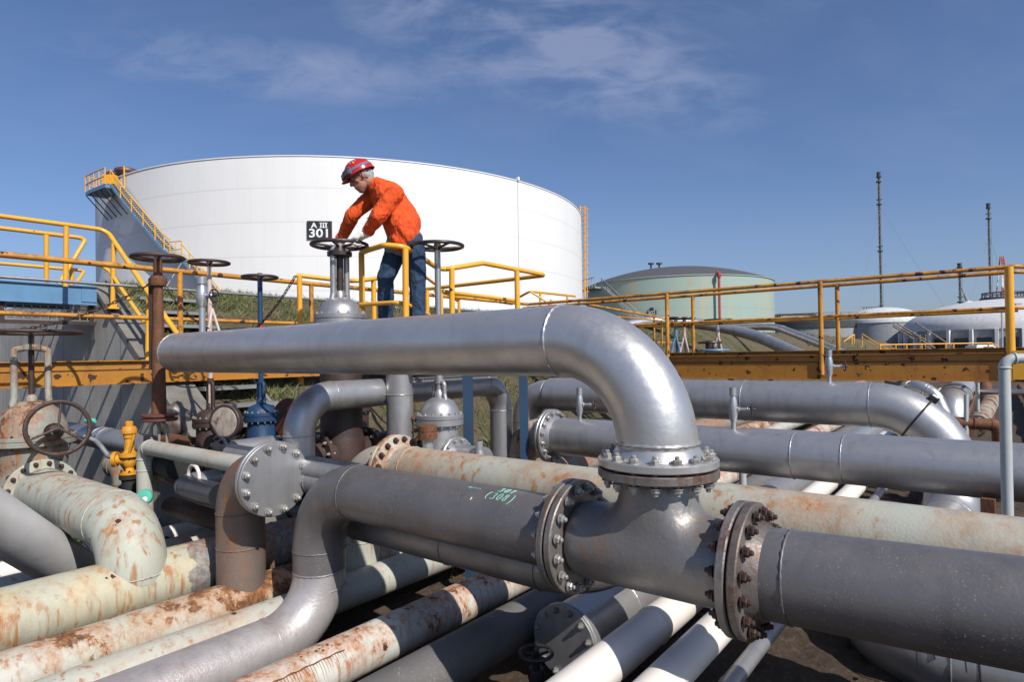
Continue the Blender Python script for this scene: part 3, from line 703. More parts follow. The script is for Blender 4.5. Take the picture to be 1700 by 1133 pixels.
# big rusty gate valve on the left
vc = g0 + B * .32
VL = gate_valve('gate_valve', 'largest rust stained pale green gate valve at the left edge with a dark flat handwheel', vc + UP * -.02, B, .25, .34, .27, -.83, .40, .36, .14, .33, .46,
                'rust_pale', 'rust_pale', 'brown_iron', boltm='bolt_rust', stem_r=.028, stub=0, wr=.02, nb=16, yk=.38, yr=.034, yax=A)
pipe('ground_pipe', 'rusty pale pipe leaving the largest valve towards the left edge', [vc + B * .31, vc + B * 5], .25, 'green', welds=False)
wc = D(97, 711, 6.2); wd_ = (CAM - wc).normalized(); wd_ = (wd_ + Vector((.15, 0, .12))).normalized()
t = thing('drain_valve', 'small side valve with an upright rusty brown ring wheel in front of the largest valve', 'valve', wc + Vector((0, .35, -.1)))
mb = MB(); mb.ring(wc, wd_, .265, .022, 44, 8); build(mb, 'handwheel', 'brown_iron', t)
mb = MB(); u_, w_, _n = basis(wd_)
for a in (.4, 2.5, 4.6): mb.tube([wc, wc + (u_ * math.cos(a) + w_ * math.sin(a)) * .26], .012, 8)
mb.tube([wc, wc - wd_ * .45], .025, 10); mb.lathe([(.06, -.45), (.09, -.35), (.05, -.22)], wc, wd_, 16); build(mb, 'stem', 'brown_iron', t)

# brown riser with grey blind flange
rb = PQ(1.0, 0, 0) * 0 + V(-2.335, 5.27, -2.05)
rt = V(-2.335, 5.27, -.96)
RB = pipe('blind_flanged_riser', 'brown rusted riser turning into a round grey blind flange at centre left', [rb, rt, rt - B * .47], .195, 'brown_riser', [.33], seg=56, extra=[(rt - UP * .62, UP)])
fc = rt - B * .47
f1 = flange(RB, fc, -B, .30, .035, 'silver2'); f = flange(RB, fc - B * .043, -B, .30, .035, 'silver2'); bolts(f, fc - B * .04, B, .258, 12, .028, .085, 'bolt_silver')

# green long pipe G2
g2a = V(-.244, 4.99, -1.01); gf = V(-1.07, 5.64, -1.01)
G2 = pipe('long_pipe', 'faded pale green rusty pipe running behind the dark front pipes to the right edge', [gf - B * .01, gf - B * 8.5], .203, 'green_long', seg=56, extra=[(gf - B * .22, B)])
f = flange(G2, gf - B * .006, -B, .30, .036, 'green_orange', hub=(.203, .06)); bolts(f, gf, B, .262, 16, .022, .095, 'bolt_rust')
e = gf + B * .55
GE2 = pipe('green_elbow_pipe', 'pale green rusty elbow dropping behind the dark bend to the low pipes', [gf + B * .01, e, Vector((e.x, e.y, CAMZ - 2.05))], .19, 'green_white', [.38], extra=[(Vector((e.x, e.y, CAMZ - 1.75)), UP)])
flange(GE2, gf + B * .006, B, .30, .036, 'green_orange')
# second dark pipe under the dark front pipe
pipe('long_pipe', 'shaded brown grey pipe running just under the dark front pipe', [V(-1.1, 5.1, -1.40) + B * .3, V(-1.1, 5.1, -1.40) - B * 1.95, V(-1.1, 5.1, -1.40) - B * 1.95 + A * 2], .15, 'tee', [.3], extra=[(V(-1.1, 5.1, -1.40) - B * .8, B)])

# mid grey pipe M1 with flange and rusted elbow
m1 = V(2.28, 5.82, -.95)
mf = m1 + B * 2.32
M1 = pipe('long_pipe', 'long mid grey pipe crossing behind the silver bend with a flange at its left end', [mf - B * .01, m1 - B * 6], .207, 'silver2', seg=56, extra=[(m1 - B * .35, B), (m1 - B * .75, B)])
f = flange(M1, mf - B * .005, -B, .31, .035, 'silver2', hub=(.207, .06)); bolts(f, mf, B, .27, 16, .021, .095, 'bolt_silver')
e = mf + B * .50
ME = pipe('rusted_elbow_pipe', 'orange rusted elbow bolted to the left end of the mid grey pipe', [mf + B * .01, e, Vector((e.x, e.y, CAMZ - 2.1))], .203, 'green_orange', [.42])
flange(ME, mf + B * .005, B, .31, .035, 'silver2')
m1b = m1 + A * .52 - UP * .03
pipe('long_pipe', 'grey pipe hidden right behind the mid grey pipe', [m1b + B * .2, m1b - B * 6], .20, 'silver2')
# M2 big silver pipe
k = V(4.8, 6.76, -.64); k2 = Vector((k.x, k.y, CAMZ - 1.84)); k3 = k2 - A * 3.72 + B * .28; ml = k + B * 5.3
M2 = pipe('large_pipe', 'large silver pipe that bends down at right and returns low to the bottom right corner', [ml, k, k2, k3, k3 - B * 4], .262, 'silver2', [.76, .42, .40], seg=64, extra=[(k + B * 2.2, B)])
ob = k3 - B * .9
c_ = k3
pipe('large_pipe', 'large grey pipe with a left elbow going down behind the blue post', [ml + B * .02, ml + B * .50, ml + B * .50 - UP * 1.5], .235, 'silver2', [.45], extra=[(ml + B * .50 - UP * 1.15, UP), (ml + B * .50 - UP * .95, UP)])
pipe('short_pipe', 'smaller grey pipe below the large grey pipe left of the flange', [ml - UP * .46 - B * .1 - A * .3, ml - UP * .46 - B * 3.2 - A * .3], .13, 'silver2')
# strap and junction box on M2 bend
bc = (k + B * .76) + Vector((0, 0, -.76)); cpos = bc + (Matrix.Rotation(0, 3, 'X') @ (UP * .76 * math.cos(.62) - B * .76 * math.sin(.62)))
n_ = (-B * math.cos(.62) - UP * math.sin(.62)).normalized()
t = thing('pipe_clamp', 'black cable strap with a small box around the silver bend at right', 'clamp', cpos)
mb = MB(); mb.ring(cpos, n_, .267, .011, 48, 8); build(mb, 'strap', 'black', t)
upn = (UP * math.cos(.62) - B * math.sin(.62)).normalized()
mb = MB(); mb.box(cpos + upn * .285, n_, A, upn, .10, .17, .05); build(mb, 'box', 'black', t, smooth=False)
mb = MB(); mb.box(cpos + upn * .315, n_, A, upn, .06, .17, .008); build(mb, 'cover_plate', 'sign_white', t, smooth=False)

# M3 U shaped pipe
u0 = V(-1.84, 5.3, -.34)
M3 = pipe('looped_pipe', 'shaded grey pipe looping up and over behind the overhead pipe', [Vector((u0.x, u0.y, CAMZ - .95)), u0, u0 + A * 2.75, u0 + A * 2.75 - UP * 1.9], .132, 'silver2', [.32, .32], seg=48)
h1 = D(385, 752, 6.0); h1.z = CAMZ - .93
pipe('short_pipe', 'grey pipe passing under the loop towards the green flange', [h1, h1 - B * 1.9], .105, 'silver2')
h2 = V(-1.75, 5.25, -1.02)
pipe('short_pipe', 'grey pipe with a bright weld behind the round blind flange', [h2 + B * .3, h2 - B * 1.2], .12, 'silver2', extra=[(h2 - B * .1, B)])
v3 = D(664, 690, 5.95)
pipe('vertical_pipe', 'upright grey pipe behind the overhead pipe near the silver valve', [Vector((v3.x, v3.y, CAMZ - 1.2)), Vector((v3.x, v3.y, CAMZ - .1))], .128, 'silver2', extra=[(Vector((v3.x, v3.y, CAMZ - .36)), UP), (Vector((v3.x, v3.y, CAMZ - .76)), UP)])

# ------------------------------------------------------------------ valves in the middle
def VX(px, py, d, z): v = D(px, py, d); return Vector((v.x, v.y, z + CAMZ))
GV = gate_valve('gate_valve', 'clean silver gate valve with a tall thin stem and black wheel right of the worker', VX(730, 697, 5.95, -.98), -B, .15, .22, .20, -.60, .225, .16, -.26, 1.07, .245,
                'silver2', 'silver2', 'black', stem_r=.030, stub=.35, nb=12, wheel_m='black', spokes=5)
V1 = gate_valve('gate_valve', 'silver gate valve whose black wheel the worker is turning', VX(565, 520, 6.1, -.95), A, .17, .25, .26, .385, .250, .165, 1.07, 1.12, .268,
                'silver2', 'silver2', 'black', stem_r=.034, stub=.4, nb=12, spokes=6, wr=.018, lower='brown_iron', yk=.32, yr=.030)  # lower body coloured dark iron to stand in for shade
mb = MB(); o_ = Vector((V1.location.x, V1.location.y, CAMZ)); mb.lathe([(.09, 1.0), (.12, 1.01), (.12, 1.05), (.06, 1.06), (.05, 1.11)], o_, UP, 24); mb.lathe([(.018, 1.1), (.018, 1.2)], o_, UP, 10); build(mb, 'drive_hub', 'black', V1)
BV = gate_valve('gate_valve', 'dark blue gate valve with a thin blue and red stem', VX(434, 700, 7.5, -1.15), -B, .15, .22, .22, -.69, .20, .10, -.30, 1.0, .20,
                'blue_valve', 'blue_valve', 'blue_valve', stem_r=.030, wheel_m='black', stub=.2)
DV = gate_valve('gate_valve', 'dark brown gate valve with a pale stem on splayed legs behind the overhead pipe end', VX(350, 700, 7.4, -1.2), -B, .15, .22, .24, -.74, .20, .10, -.28, 1.17, .22,
                'brown_iron', 'brown_iron', 'white_rust', stem_r=.026, wheel_m='brown_iron', stub=.2, stem_m='white_rust')
sb_ = VX(352, 500, 7.4, .62)
mb = MB()
for a in range(3):
    an = a * 2.09 + .4; mb.tube([sb_, sb_ + Vector((math.cos(an) * .14, math.sin(an) * .14, -.52))], .016, 8)
build(mb, 'stem_stand', 'white_rust', DV)
mb = MB(); mb.tube([Vector((BV.location.x, BV.location.y, CAMZ + .1)), Vector((BV.location.x, BV.location.y, CAMZ + .42))], .0325, 12); build(mb, 'stem_sleeve', 'red', BV)
bd = VX(373, 700, 6.9, -.70); bdn = (Vector((-.25, -1, .05))).normalized()
t = thing('blind_disc', 'round mottled grey disc cover facing the camera beside the dark brown valve', 'disc cover', bd)
mb = MB(); mb.lathe([(.165, .0), (.17, .01), (.16, .02), (.01, .03)], bd, bdn, 40); build(mb, 'face', 'disc_grime', t)
mb = MB(); mb.ring(bd, bdn, .18, .02, 44, 8); mb.lathe([(.18, -.08), (.18, 0)], bd, bdn, 40); build(mb, 'rim', 'brown_iron', t)
# rusty stem valve
rs = VX(263, 560, 6.75, 0)
t = thing('stem_valve', 'tall rusty brown valve stem with a flat wheel, hung with chains at left', 'valve', Vector((rs.x, rs.y, CAMZ - 1.2)))
mb = MB(); mb.tube([Vector((rs.x, rs.y, CAMZ - .62)), Vector((rs.x, rs.y, CAMZ + .35)), Vector((rs.x + .0, rs.y, CAMZ + 1.12))], [.075, .058, .042], 20)
mb.lathe([(.08, 0), (.09, .03), (.09, .08), (.06, .11)], Vector((rs.x, rs.y, CAMZ + .82)), UP, 16); build(mb, 'stem', 'rust', t)
handwheel(t, Vector((rs.x, rs.y, CAMZ + 1.13)), UP, .25, .022, 'brown_iron', 5)
mb = MB(); mb.lathe([(.175, 0), (.185, .01), (.185, .03), (.15, .035), (.15, .05), (.18, .055), (.18, .075), (.12, .085)], Vector((rs.x, rs.y, CAMZ - .66)), UP, 32); build(mb, 'lower_wheel', 'red_wheel', t)
mb = MB()
for s in (-1, 1): mb.tube(fillet([Vector((rs.x + s * .03, rs.y, CAMZ - .66)), Vector((rs.x + s * .085, rs.y, CAMZ - .72)), Vector((rs.x + s * .085, rs.y, CAMZ - .90)), Vector((rs.x + s * .05, rs.y, CAMZ - .98))], .03, 5)[0], .016, 10)
mb.tube([Vector((rs.x, rs.y, CAMZ - .98)), Vector((rs.x, rs.y, CAMZ - .66))], .014, 8); mb.lathe([(.12, -.02), (.13, 0), (.13, .05), (.08, .1), (.05, .12)], Vector((rs.x, rs.y, CAMZ - 1.1)), UP, 20)
mb.tube([Vector((rs.x - .2, rs.y + .1, CAMZ - 1.22)), Vector((rs.x + .2, rs.y - .1, CAMZ - 1.22))], .1, 20); build(mb, 'yoke', 'rust_pale', t)
mb = MB(); mb.box(Vector((rs.x - .085, rs.y + .03, CAMZ + .40)), Vector((1, 0, 0)), Vector((0, 1, 0)), UP, .05, .05, 1.0); build(mb, 'side_post', 'brown_iron', t)
# small galvanised sampling valve at left
b_ = D(336, 552, 6.9)
sample_valve('sampling_valve', 'galvanised upright sampling pipe with side valve in front of the dike', b_ - UP * .15, b_ + UP * .62, Vector((.95, -.3, 0)).normalized(), .035, .07, at=.72)
s1 = m1 + B * 1.93 + UP * .19
sample_valve('sampling_valve', 'small silver vent valve standing on the mid grey pipe left of the silver bend', s1, s1 + UP * .38, Vector((.9, -.42, 0)).normalized(), .022, .052)
s1 = m1 + B * .20 + UP * .19
sample_valve('sampling_valve', 'small silver vent valve standing on the mid grey pipe right of the silver bend', s1, s1 + UP * .42, Vector((.9, -.42, 0)).normalized(), .022, .052)
s1 = k + B * 1.2 + UP * .25
sample_valve('sampling_valve', 'small silver vent valve rising in front of the rusty yellow beam at right', s1, s1 + UP * .40, Vector((.95, -.3, 0)).normalized(), .024, .055)
s1 = VX(796, 760, 5.5, -1.0)
sample_valve('sampling_valve', 'small dark vent valve just behind the pale green pipe', s1 - UP * .1, s1 + UP * .24, Vector((.0, -1, 0)).normalized(), .022, .05)
# odd small stuff by the silver valve
rw = VX(675, 715, 5.9, -.71)
t = thing('ring_wheel', 'upright brown ring handwheel behind the green flange', 'handwheel', rw)
handwheel(t, rw, Vector((-.2, -1, .1)).normalized(), .135, .016, 'red_wheel', 4, name='wheel'); mb = MB(); mb.tube([rw, rw + Vector((.1, .3, -.03))], .02, 8); build(mb, 'stem', 'brown_iron', t)
rw = VX(710, 712, 5.6, -.66)
t = thing('capped_stub', 'short pipe stub with a rusty red bolted cap by the silver valve', 'capped pipe', rw - UP * .45)
mb = MB(); mb.tube([rw - UP * .45, rw - UP * .06], .05, 16); build(mb, 'body', 'silver2', t)
mb = MB(); mb.lathe([(.085, -.09), (.085, -.03), (.08, -.025), (.08, -.02), (.085, -.015), (.085, .03), (.06, .04)], rw, UP, 24); build(mb, 'cap', 'rust', t)
# dark valve mass behind loop
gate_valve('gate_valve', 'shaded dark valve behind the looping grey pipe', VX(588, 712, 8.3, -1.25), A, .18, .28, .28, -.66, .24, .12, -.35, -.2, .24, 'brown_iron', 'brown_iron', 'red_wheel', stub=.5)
rw = VX(480, 692, 8.0, -.78)
t = thing('blind_disc', 'dull red round disc cover behind the blue valve', 'disc cover', rw)
mb = MB(); mb.lathe([(.26, 0), (.27, .01), (.26, .03), (.01, .035)], rw, Vector((-.5, -1, 0)).normalized(), 40); build(mb, 'face', 'red_wheel', t)

# ------------------------------------------------------------------ left small things
n1_ = D(170, 728, 8.3)
pipe('short_pipe', 'grey pipe with two dark bands at the foot of the concrete wall', [n1_ + B * 2, n1_ - B * 1.5], .145, 'silver2', welds=False, extra=[(n1_, B), (n1_ - B * .2, B)])
n2_ = D(205, 775, 7.9)
pipe('short_pipe', 'brownish pipe end below the banded grey pipe', [n2_ + B * .25, n2_ - B * .1, n2_ - B * .1 - UP * .8], .16, 'rust_pale', [.2])
p_ = [D(140, 725, 7.4), D(160, 733, 7.4), D(168, 742, 7.35), D(180, 758, 7.3), D(198, 762, 7.2), D(214, 764, 7.1)]
pipe('thin_pipe', 'thin bent silver tube beside the amber relief valve', p_, .028, 'galv', .05, welds=False, seg=12)
rv = D(215, 765, 6.9); t = thing('relief_valve', 'amber yellow relief valve with a lever standing beside a pale green elbow', 'valve', rv - UP * .3)
mb = MB(); mb.lathe([(.10, -.155), (.105, -.15), (.105, -.125), (.05, -.12), (.04, -.08), (.062, -.05), (.070, .0), (.062, .04), (.105, .045), (.105, .065), (.105, .068), (.105, .09), (.062, .095), (.052, .11), (.050, .25), (.060, .255), (.062, .30), (.078, .305), (.078, .35), (.062, .38), (.040, .385), (.040, .43), (.028, .44)], rv, UP, 24)
mb.tube([rv - Vector((.14, .03, -.02)), rv], .055, 16); mb.lathe([(.085, -.02), (.085, .02)], rv - Vector((.14, .03, -.02)), Vector((1, .2, 0)), 20); RVB = build(mb, 'body', 'yellow_valve', t); bolts(RVB, rv + UP * .068, UP, .088, 6, .011, .05, 'bolt_rust'); bolts(RVB, rv - UP * .145, UP, .09, 6, .011, .05, 'bolt_rust')
mb = MB(); mb.tube([rv + Vector((.03, -.07, .05)), rv + Vector((.06, -.08, .15)), rv + Vector((.10, -.07, .30))], [.012, .016, .014], 8); build(mb, 'lever', 'yellow_valve', t)
mb = MB(); mb.lathe([(.08, -.5), (.08, -.22), (.105, -.2), (.105, -.162)], rv, UP, 20); build(mb, 'foot', 'insul', t)
pe = D(240, 742, 6.5)
pipe('bent_pipe', 'thin pale green pipe bending from upright to horizontal with rust along its top', [pe - UP * .9, pe, pe - B * 2.25], .078, 'green_white', [.13], extra=[(pe - UP * .25, UP)])
bi = D(272, 772, 6.6)
t = pipe('insulated_pipe', 'black wrapped pipe end with a white strap behind the brown riser', [bi + B * .1, bi - B * .35], .125, 'insul', welds=False)
mb = MB(); mb.ring(D(322, 792, 6.2), A, .115, .018, 36, 8); build(mb, 'strap', 'white_pipe', t)
bi = D(300, 806, 6.3)
pipe('short_pipe', 'blue grey pipe elbow in the shade left of the brown riser', [bi + A * .6, bi, bi - B * .8], .105, 'silver2', [.14])
tcap = D(240, 826, 5.5); t = thing('cover_cap', 'round teal cap hanging beside the green elbow pipe', 'cap', tcap)
mb = MB(); mb.lathe([(.066, -.02), (.07, 0), (.065, .02), (.03, .028), (.005, .03)], tcap, Vector((.2, -1, .25)).normalized(), 28); build(mb, 'disc', 'teal', t)
mb = MB(); mb.lathe([(.022, .03), (.022, .034)], tcap + Vector((.015, 0, -.02)), Vector((.2, -1, .25)).normalized(), 16); build(mb, 'centre_spot', 'white_pipe', t)
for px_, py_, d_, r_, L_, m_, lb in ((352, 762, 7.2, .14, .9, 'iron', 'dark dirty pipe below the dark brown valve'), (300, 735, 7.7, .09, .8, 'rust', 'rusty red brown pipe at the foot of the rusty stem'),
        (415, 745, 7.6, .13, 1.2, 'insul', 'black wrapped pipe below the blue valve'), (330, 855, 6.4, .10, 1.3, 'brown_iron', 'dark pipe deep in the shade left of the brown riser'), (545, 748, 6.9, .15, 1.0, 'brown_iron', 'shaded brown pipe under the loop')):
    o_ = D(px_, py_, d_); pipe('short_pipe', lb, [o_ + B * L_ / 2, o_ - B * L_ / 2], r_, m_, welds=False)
    f_ = flange(COL.objects[-1], o_ + B * L_ / 4, B, r_ * 1.45, .03, m_) if 0 else None
fx = D(382, 752, 6.7); t = thing('flanged_stub', 'grey flanged pipe stub with black bolts under the round mottled disc', 'pipe', fx)
mb = MB(); mb.tube([fx - A * .1, fx + A * .5], .13, 28); build(mb, 'body', 'silver2', t); f = flange(t, fx - A * .10, -A, .20, .03, 'silver2'); bolts(f, fx - A * .11, A, .17, 10, .018, .06, 'bolt_rust')
bk = D(288, 700, 8.0); t = thing('grey_tarp', 'dark grey crumpled sheet lying beside the foot of the rusty stem', 'sheet', bk)
mb = MB(); mb.ico(bk, .16, 3, (1.3, 1, 1.5)); o = build(mb, 'sheet', 'iron', t)
for v in o.data.vertices: v.co += v.co.normalized() * .06 * noise.noise(v.co * 9 + Vector((3, 1, 7)))
gh = D(150, 699, 7.9); t = thing('lever_handle', 'small green lever handle in front of the concrete wall', 'handle', gh)
mb = MB(); mb.tube([gh - Vector((.06, 0, 0)), gh, gh + Vector((.05, 0, 0)), gh + Vector((.07, 0, -.03))], [.03, .035, .03, .015], 12); build(mb, 'grip', 'teal', t)
mb = MB(); mb.tube([gh, gh - UP * .2], .015, 8); build(mb, 'shaft', 'brown_iron', t)

# ------------------------------------------------------------------ rusty yellow walkway
KW = 1.3; pw, qw = 9.31 * KW, -6.86 * KW
t = thing('walkway', 'rusty yellow walkway beams and deck cornering behind the pipes', 'walkway', PQ(pw, qw, -2.45))
def beamAB(p0, q0, p1, q1, z0=-.19, z1=.0, w=.10, m='beam', par=None):
    z0 *= KW; z1 *= KW; w *= KW
    mb = MB(); a = PQ(p0, q0, (z0 + z1) / 2); b = PQ(p1, q1, (z0 + z1) / 2); mb.bar(a, b, .012, z1 - z0)
    mb.bar(a + UP * ((z1 - z0) / 2 + .004), b + UP * ((z1 - z0) / 2 + .004), w, .012); mb.bar(a - UP * ((z1 - z0) / 2 + .004), b - UP * ((z1 - z0) / 2 + .004), w, .012)
    return build(mb, 'beam', m, par or t, smooth=False)
# channel webs (faces toward the inner side), photo: beam 0.36 m tall at right
beamAB(pw, qw - 0.0, pw, 3.2, -.39, -.06, .09)
mb = MB(); mb.bar(PQ(pw - .012, qw, -.155 * KW), PQ(pw - .012, 3.2, -.155 * KW), .014, .02); build(mb, 'web_lip', 'rust', t, smooth=False)
mb = MB(); mb.bar(PQ(-3.5, qw + .012, -.082 * KW), PQ(pw, qw + .012, -.082 * KW), .012, .010); build(mb, 'web_lip', 'rust', t, smooth=False)
beamAB(pw + .85, qw - .85, pw + .85, 4.2, -.33, .0, .09)
beamAB(-3.5, qw, pw, qw, -.22, .0, .09)
beamAB(-3.5, qw - .85, pw + .85, qw - .85, -.22, .0, .09)
mb = MB()
for i in range(32): mb.bar(PQ(pw + .05, qw + .1 + i * .36, -.10), PQ(pw + .80, qw + .1 + i * .36, -.10), .04, .02)
for i in range(10): mb.bar(PQ(pw + .04 + i * .085, qw - .8, -.07), PQ(pw + .04 + i * .085, 3.5, -.07), .012, .018)
for i in range(10): mb.bar(PQ(-3.5, qw - .04 - i * .085, -.012), PQ(pw, qw - .04 - i * .085, -.012), .012, .018)
build(mb, 'deck', 'brown_iron', t, smooth=False)
H = .955 * KW
def postR(p, q, top_=H, bot=-.33 * KW): return (PQ(p, q, bot), PQ(p, q, top_))
rq = lambda px, p: (lambda r: (p - 0) / (r.x * A.x + r.y * A.y))(ray(px, 500))
def q_at(px, p):
    r = ray(px, 500); s = p / (r.x * A.x + r.y * A.y); return -(r.x * s * B.x + r.y * s * B.y)
def p_at(px, q):
    r = ray(px, 500); s = -q / (r.x * B.x + r.y * B.y); return (r.x * s * A.x + r.y * s * A.y)
qe = q_at(1692, pw)
railing('railing', 'rusty yellow railing on the near side of the right walkway',
        [[PQ(pw, qw, H), PQ(pw, qe, H), PQ(pw + .5, qe + .25, H)]], [[PQ(pw, qw, .47 * KW), PQ(pw, qe, .47 * KW), PQ(pw + .5, qe + .25, .47 * KW)]],
        [postR(pw - .03, q_at(x, pw - .03)) for x in (1107, 1362)], .034, 'yellow_rust', rp=.041)
qq = q_at(1676, pw)
t2 = thing('post', 'bright yellow sturdy post with a base bracket at the right edge', 'post', PQ(pw - .02, qq, -.4))
mb = MB(); mb.tube([PQ(pw - .02, qq, -.50), PQ(pw - .02, qq, H)], .058, 16); build(mb, 'column', 'yellow', t2)
mb = MB(); mb.box(PQ(pw - .02, qq + .12, -.26), A, -B, UP, .12, .2, .44); build(mb, 'bracket', 'yellow', t2, smooth=False)
p2 = pw + .85
railing('railing', 'rusty yellow railing on the far side of the right walkway',
        [[PQ(p2, qw - .8, H), PQ(p2, q_at(1690, p2), H), PQ(p2 + .5, q_at(1690, p2) + .3, H)]], [[PQ(p2, qw - .8, .47 * KW), PQ(p2, q_at(1690, p2), .47 * KW)]],
        [postR(p2, q_at(x, p2)) for x in (940, 1150, 1390)], .034, 'yellow_rust', rp=.038)
railing('railing', 'long rusty yellow railing of the left walkway passing behind the valve wheels',
        [[PQ(-3.5, qw, H), PQ(pw, qw, H)]], [[PQ(-3.5, qw, .44 * KW), PQ(pw, qw, .44 * KW)]], [postR(p_at(x, qw), qw, bot=-.22 * KW) for x in (299, 517, 700)], .037, 'yellow_rust', rm=.028)
p3 = qw - .85
mb = MB(); mb.tube([PQ(-3.5, p3, .83 * KW), PQ(15, p3, .83 * KW)], .022, 10)
tag(build(mb, 'thin_pipe', 'silver2', loc=PQ(0, p3, .83)), 'thin grey tube running along behind the left rusty railing', 'pipe')
for x, y, lb in ((312, 640, 'yellow steel column under the walkway beside the round disc cover'), (497, 650, 'orange steel column under the walkway left of the looping pipe')):
    pp = p_at(x, qw - .2); a = PQ(pp, qw - .2, -.30); mb = MB(); mb.tube([a, Vector((a.x, a.y, -.05 + max(.6, gz(a.x, a.y))))], .058, 14)
    tag(build(mb, 'column', 'yellow', loc=a), lb, 'column')
# things beyond the corner: more rusty railings and stands
def railpx(name, label, tops, mids, posts, r, m, group=None, rp=None, rb=.1):
    return railing(name, label, [[D(*p) for p in s] for s in tops], [[D(*p) for p in s] for s in mids], [(D(*a), D(*b)) for a, b in posts], r, m, group=group, rp=rp, rb=rb)
railpx('railing', 'short rusty yellow railing receding behind the silver bend', [[(960, 503, 15.5), (1088, 526, 18.0), (1142, 540, 19.0)]], [[(1000, 524, 16.3), (1100, 533, 18.2)], [(1090, 569, 18.1), (1140, 570, 19.0)]],
       [((1086, 526, 18.0), (1086, 575, 18.0)), ((1099, 533, 18.2), (1099, 572, 18.2))], .03, 'yellow_rust')
for px, m, lb in ((1122, 'blue', 'blue valve stem stand behind the right walkway'), (1136, 'white_rust', 'pale cream valve stem stand behind the right walkway'), (1192, 'white_rust', 'cream stem stand beside two stacked dark wheels')):
    d = 17.0; t3 = thing('stem_stand', lb, 'stem stand', D(px, 590, d))
    mb = MB(); mb.tube([D(px, 530, d), D(px, 560, d)], .045, 10)
    for dx in (-7, 7, 2): mb.tube([D(px, 555, d), D(px + dx * 1.1, 588, d + (.1 if dx == 2 else 0))], .03, 8)
    build(mb, 'stand', m, t3)
    handwheel(t3, D(px, 529 if px < 1190 else 532, d), UP, .27 if px < 1190 else .36, .03, 'black', 5)
t3 = thing('stacked_wheels', 'two dark handwheels stacked one above the other behind the walkway', 'valve', D(1178, 600, 17.0))
mb = MB(); mb.tube([D(1178, 600, 17.0), D(1178, 566, 17.0)], .11, 14); build(mb, 'body', 'brown_iron', t3)
handwheel(t3, D(1178, 569, 17.0), UP, .30, .027, 'black'); handwheel(t3, D(1185, 582, 17.0), UP, .38, .034, 'blue')
mb = MB(); mb.box(D(1140, 588, 17.0), Vector((1, 0, 0)), Vector((0, 1, 0)), UP, .7, .25, .08); tag(build(mb, 'base_plate', 'brown_iron', loc=D(1140, 588, 17.0), smooth=False), 'dark base plate under the blue and cream stem stands', 'plate')
# big dark transfer pipes over the far mound
pipe('transfer_pipe', 'dark grey pipe arching over the grass mound and sloping down to the right', [D(1010, 548, 24), D(1075, 534, 25), D(1200, 532, 26), D(1340, 596, 21)], .22, 'silver2', [3, 3], seg=24)
pipe('transfer_pipe', 'second grey pipe descending over the grass mound at right', [D(1200, 544, 34), D(1290, 543, 30), D(1390, 583, 24), D(1440, 606, 22)], .17, 'silver2', [4, 4], seg=24)

# ------------------------------------------------------------------ yellow railings of the work platform
railpx('platform_railing', 'bright yellow railing of the work platform in front of the worker, running to the right',
       [[(600, 420, 6.27), (609, 416, 6.10), (638, 407, 5.78), (671, 410, 5.78), (731, 448, 6.65), (747, 446, 6.59), (802, 437, 6.87), (906, 457, 7.59), (850, 464, 8.01), (701, 481, 9.05)]],
       [[(598, 506, 6.21), (667, 502, 5.78), (712, 523, 6.43)], [(735, 484, 6.65), (860, 500, 7.59)]],
       [((673, 413, 5.78), (674, 560, 5.78)), ((600, 421, 6.27), (602, 560, 6.27)), ((750, 447, 6.59), (751, 570, 6.59)), ((858, 450, 7.18), (860, 560, 7.18)), ((709, 482, 8.94), (710, 560, 8.94)), ((732, 480, 8.63), (733, 560, 8.63))],
       .027, 'yellow', rp=.030, rb=.08)
railpx('platform_railing', 'bright yellow low railing behind the valve left of the worker',
       [[(491, 457, 7.28), (551, 464, 7.41), (590, 467, 7.19), (622, 463, 7.49), (655, 458, 8.11)]], [[(498, 536, 7.28), (560, 540, 7.41)]],
       [((497, 459, 7.28), (499, 590, 7.28)), ((620, 464, 7.49), (622, 590, 7.49))], .026, 'yellow', rp=.03, rb=.08)
railpx('railing', 'thin yellow railings crossing beyond the platform below the white tank', [[(722, 484, 13.0), (805, 498, 15.6), (850, 505, 16.9)], [(846, 502, 17.6), (880, 484, 16.9), (955, 492, 18.9)], [(700, 455, 13.0), (760, 500, 15.0)]],
       [[(880, 484, 16.9), (905, 500, 16.9), (915, 508, 16.9)]], [((897, 487, 17.2), (897, 510, 17.2)), ((942, 491, 18.5), (942, 506, 18.5)), ((915, 498, 16.9), (915, 510, 16.9)), ((762, 486, 14.3), (762, 540, 14.3))], .033, 'yellow', rb=.05)
# platform deck and blue frame
t = thing('work_platform', 'blue steel framed platform with open grating under the worker', 'platform', D(680, 600, 5.8))
pc = D(600, 590, 5.35)
def pf(px, d, z): v = D(px, 590, d); return Vector((v.x, v.y, CAMZ + z))
q0 = pf(570, 5.9, 0); e1 = -B; e2 = A; c1 = PQ(0, 0, 0)
O = pf(597, 6.35, .02)
mb = MB()
for a, b in ((O, O + e1 * .86), (O + e2 * 1.7, O + e1 * .86 + e2 * 1.7), (O, O + e2 * 1.7), (O + e1 * .86, O + e1 * .86 + e2 * 1.7)): mb.bar(a - UP * .10, b - UP * .10, .06, .14)
build(mb, 'frame', 'blue', t, smooth=False)
mb = MB()
for i in range(38): mb.bar(O + e1 * .02 + e2 * (.04 + i * .043) - UP * .02, O + e1 * .84 + e2 * (.04 + i * .043) - UP * .02, .006, .03)
for i in range(12): mb.bar(O + e1 * (.03 + i * .073) + e2 * .02 - UP * .02, O + e1 * (.03 + i * .073) + e2 * 1.68 - UP * .02, .008, .02)
build(mb, 'grating', 'mesh_grey', t, smooth=False)
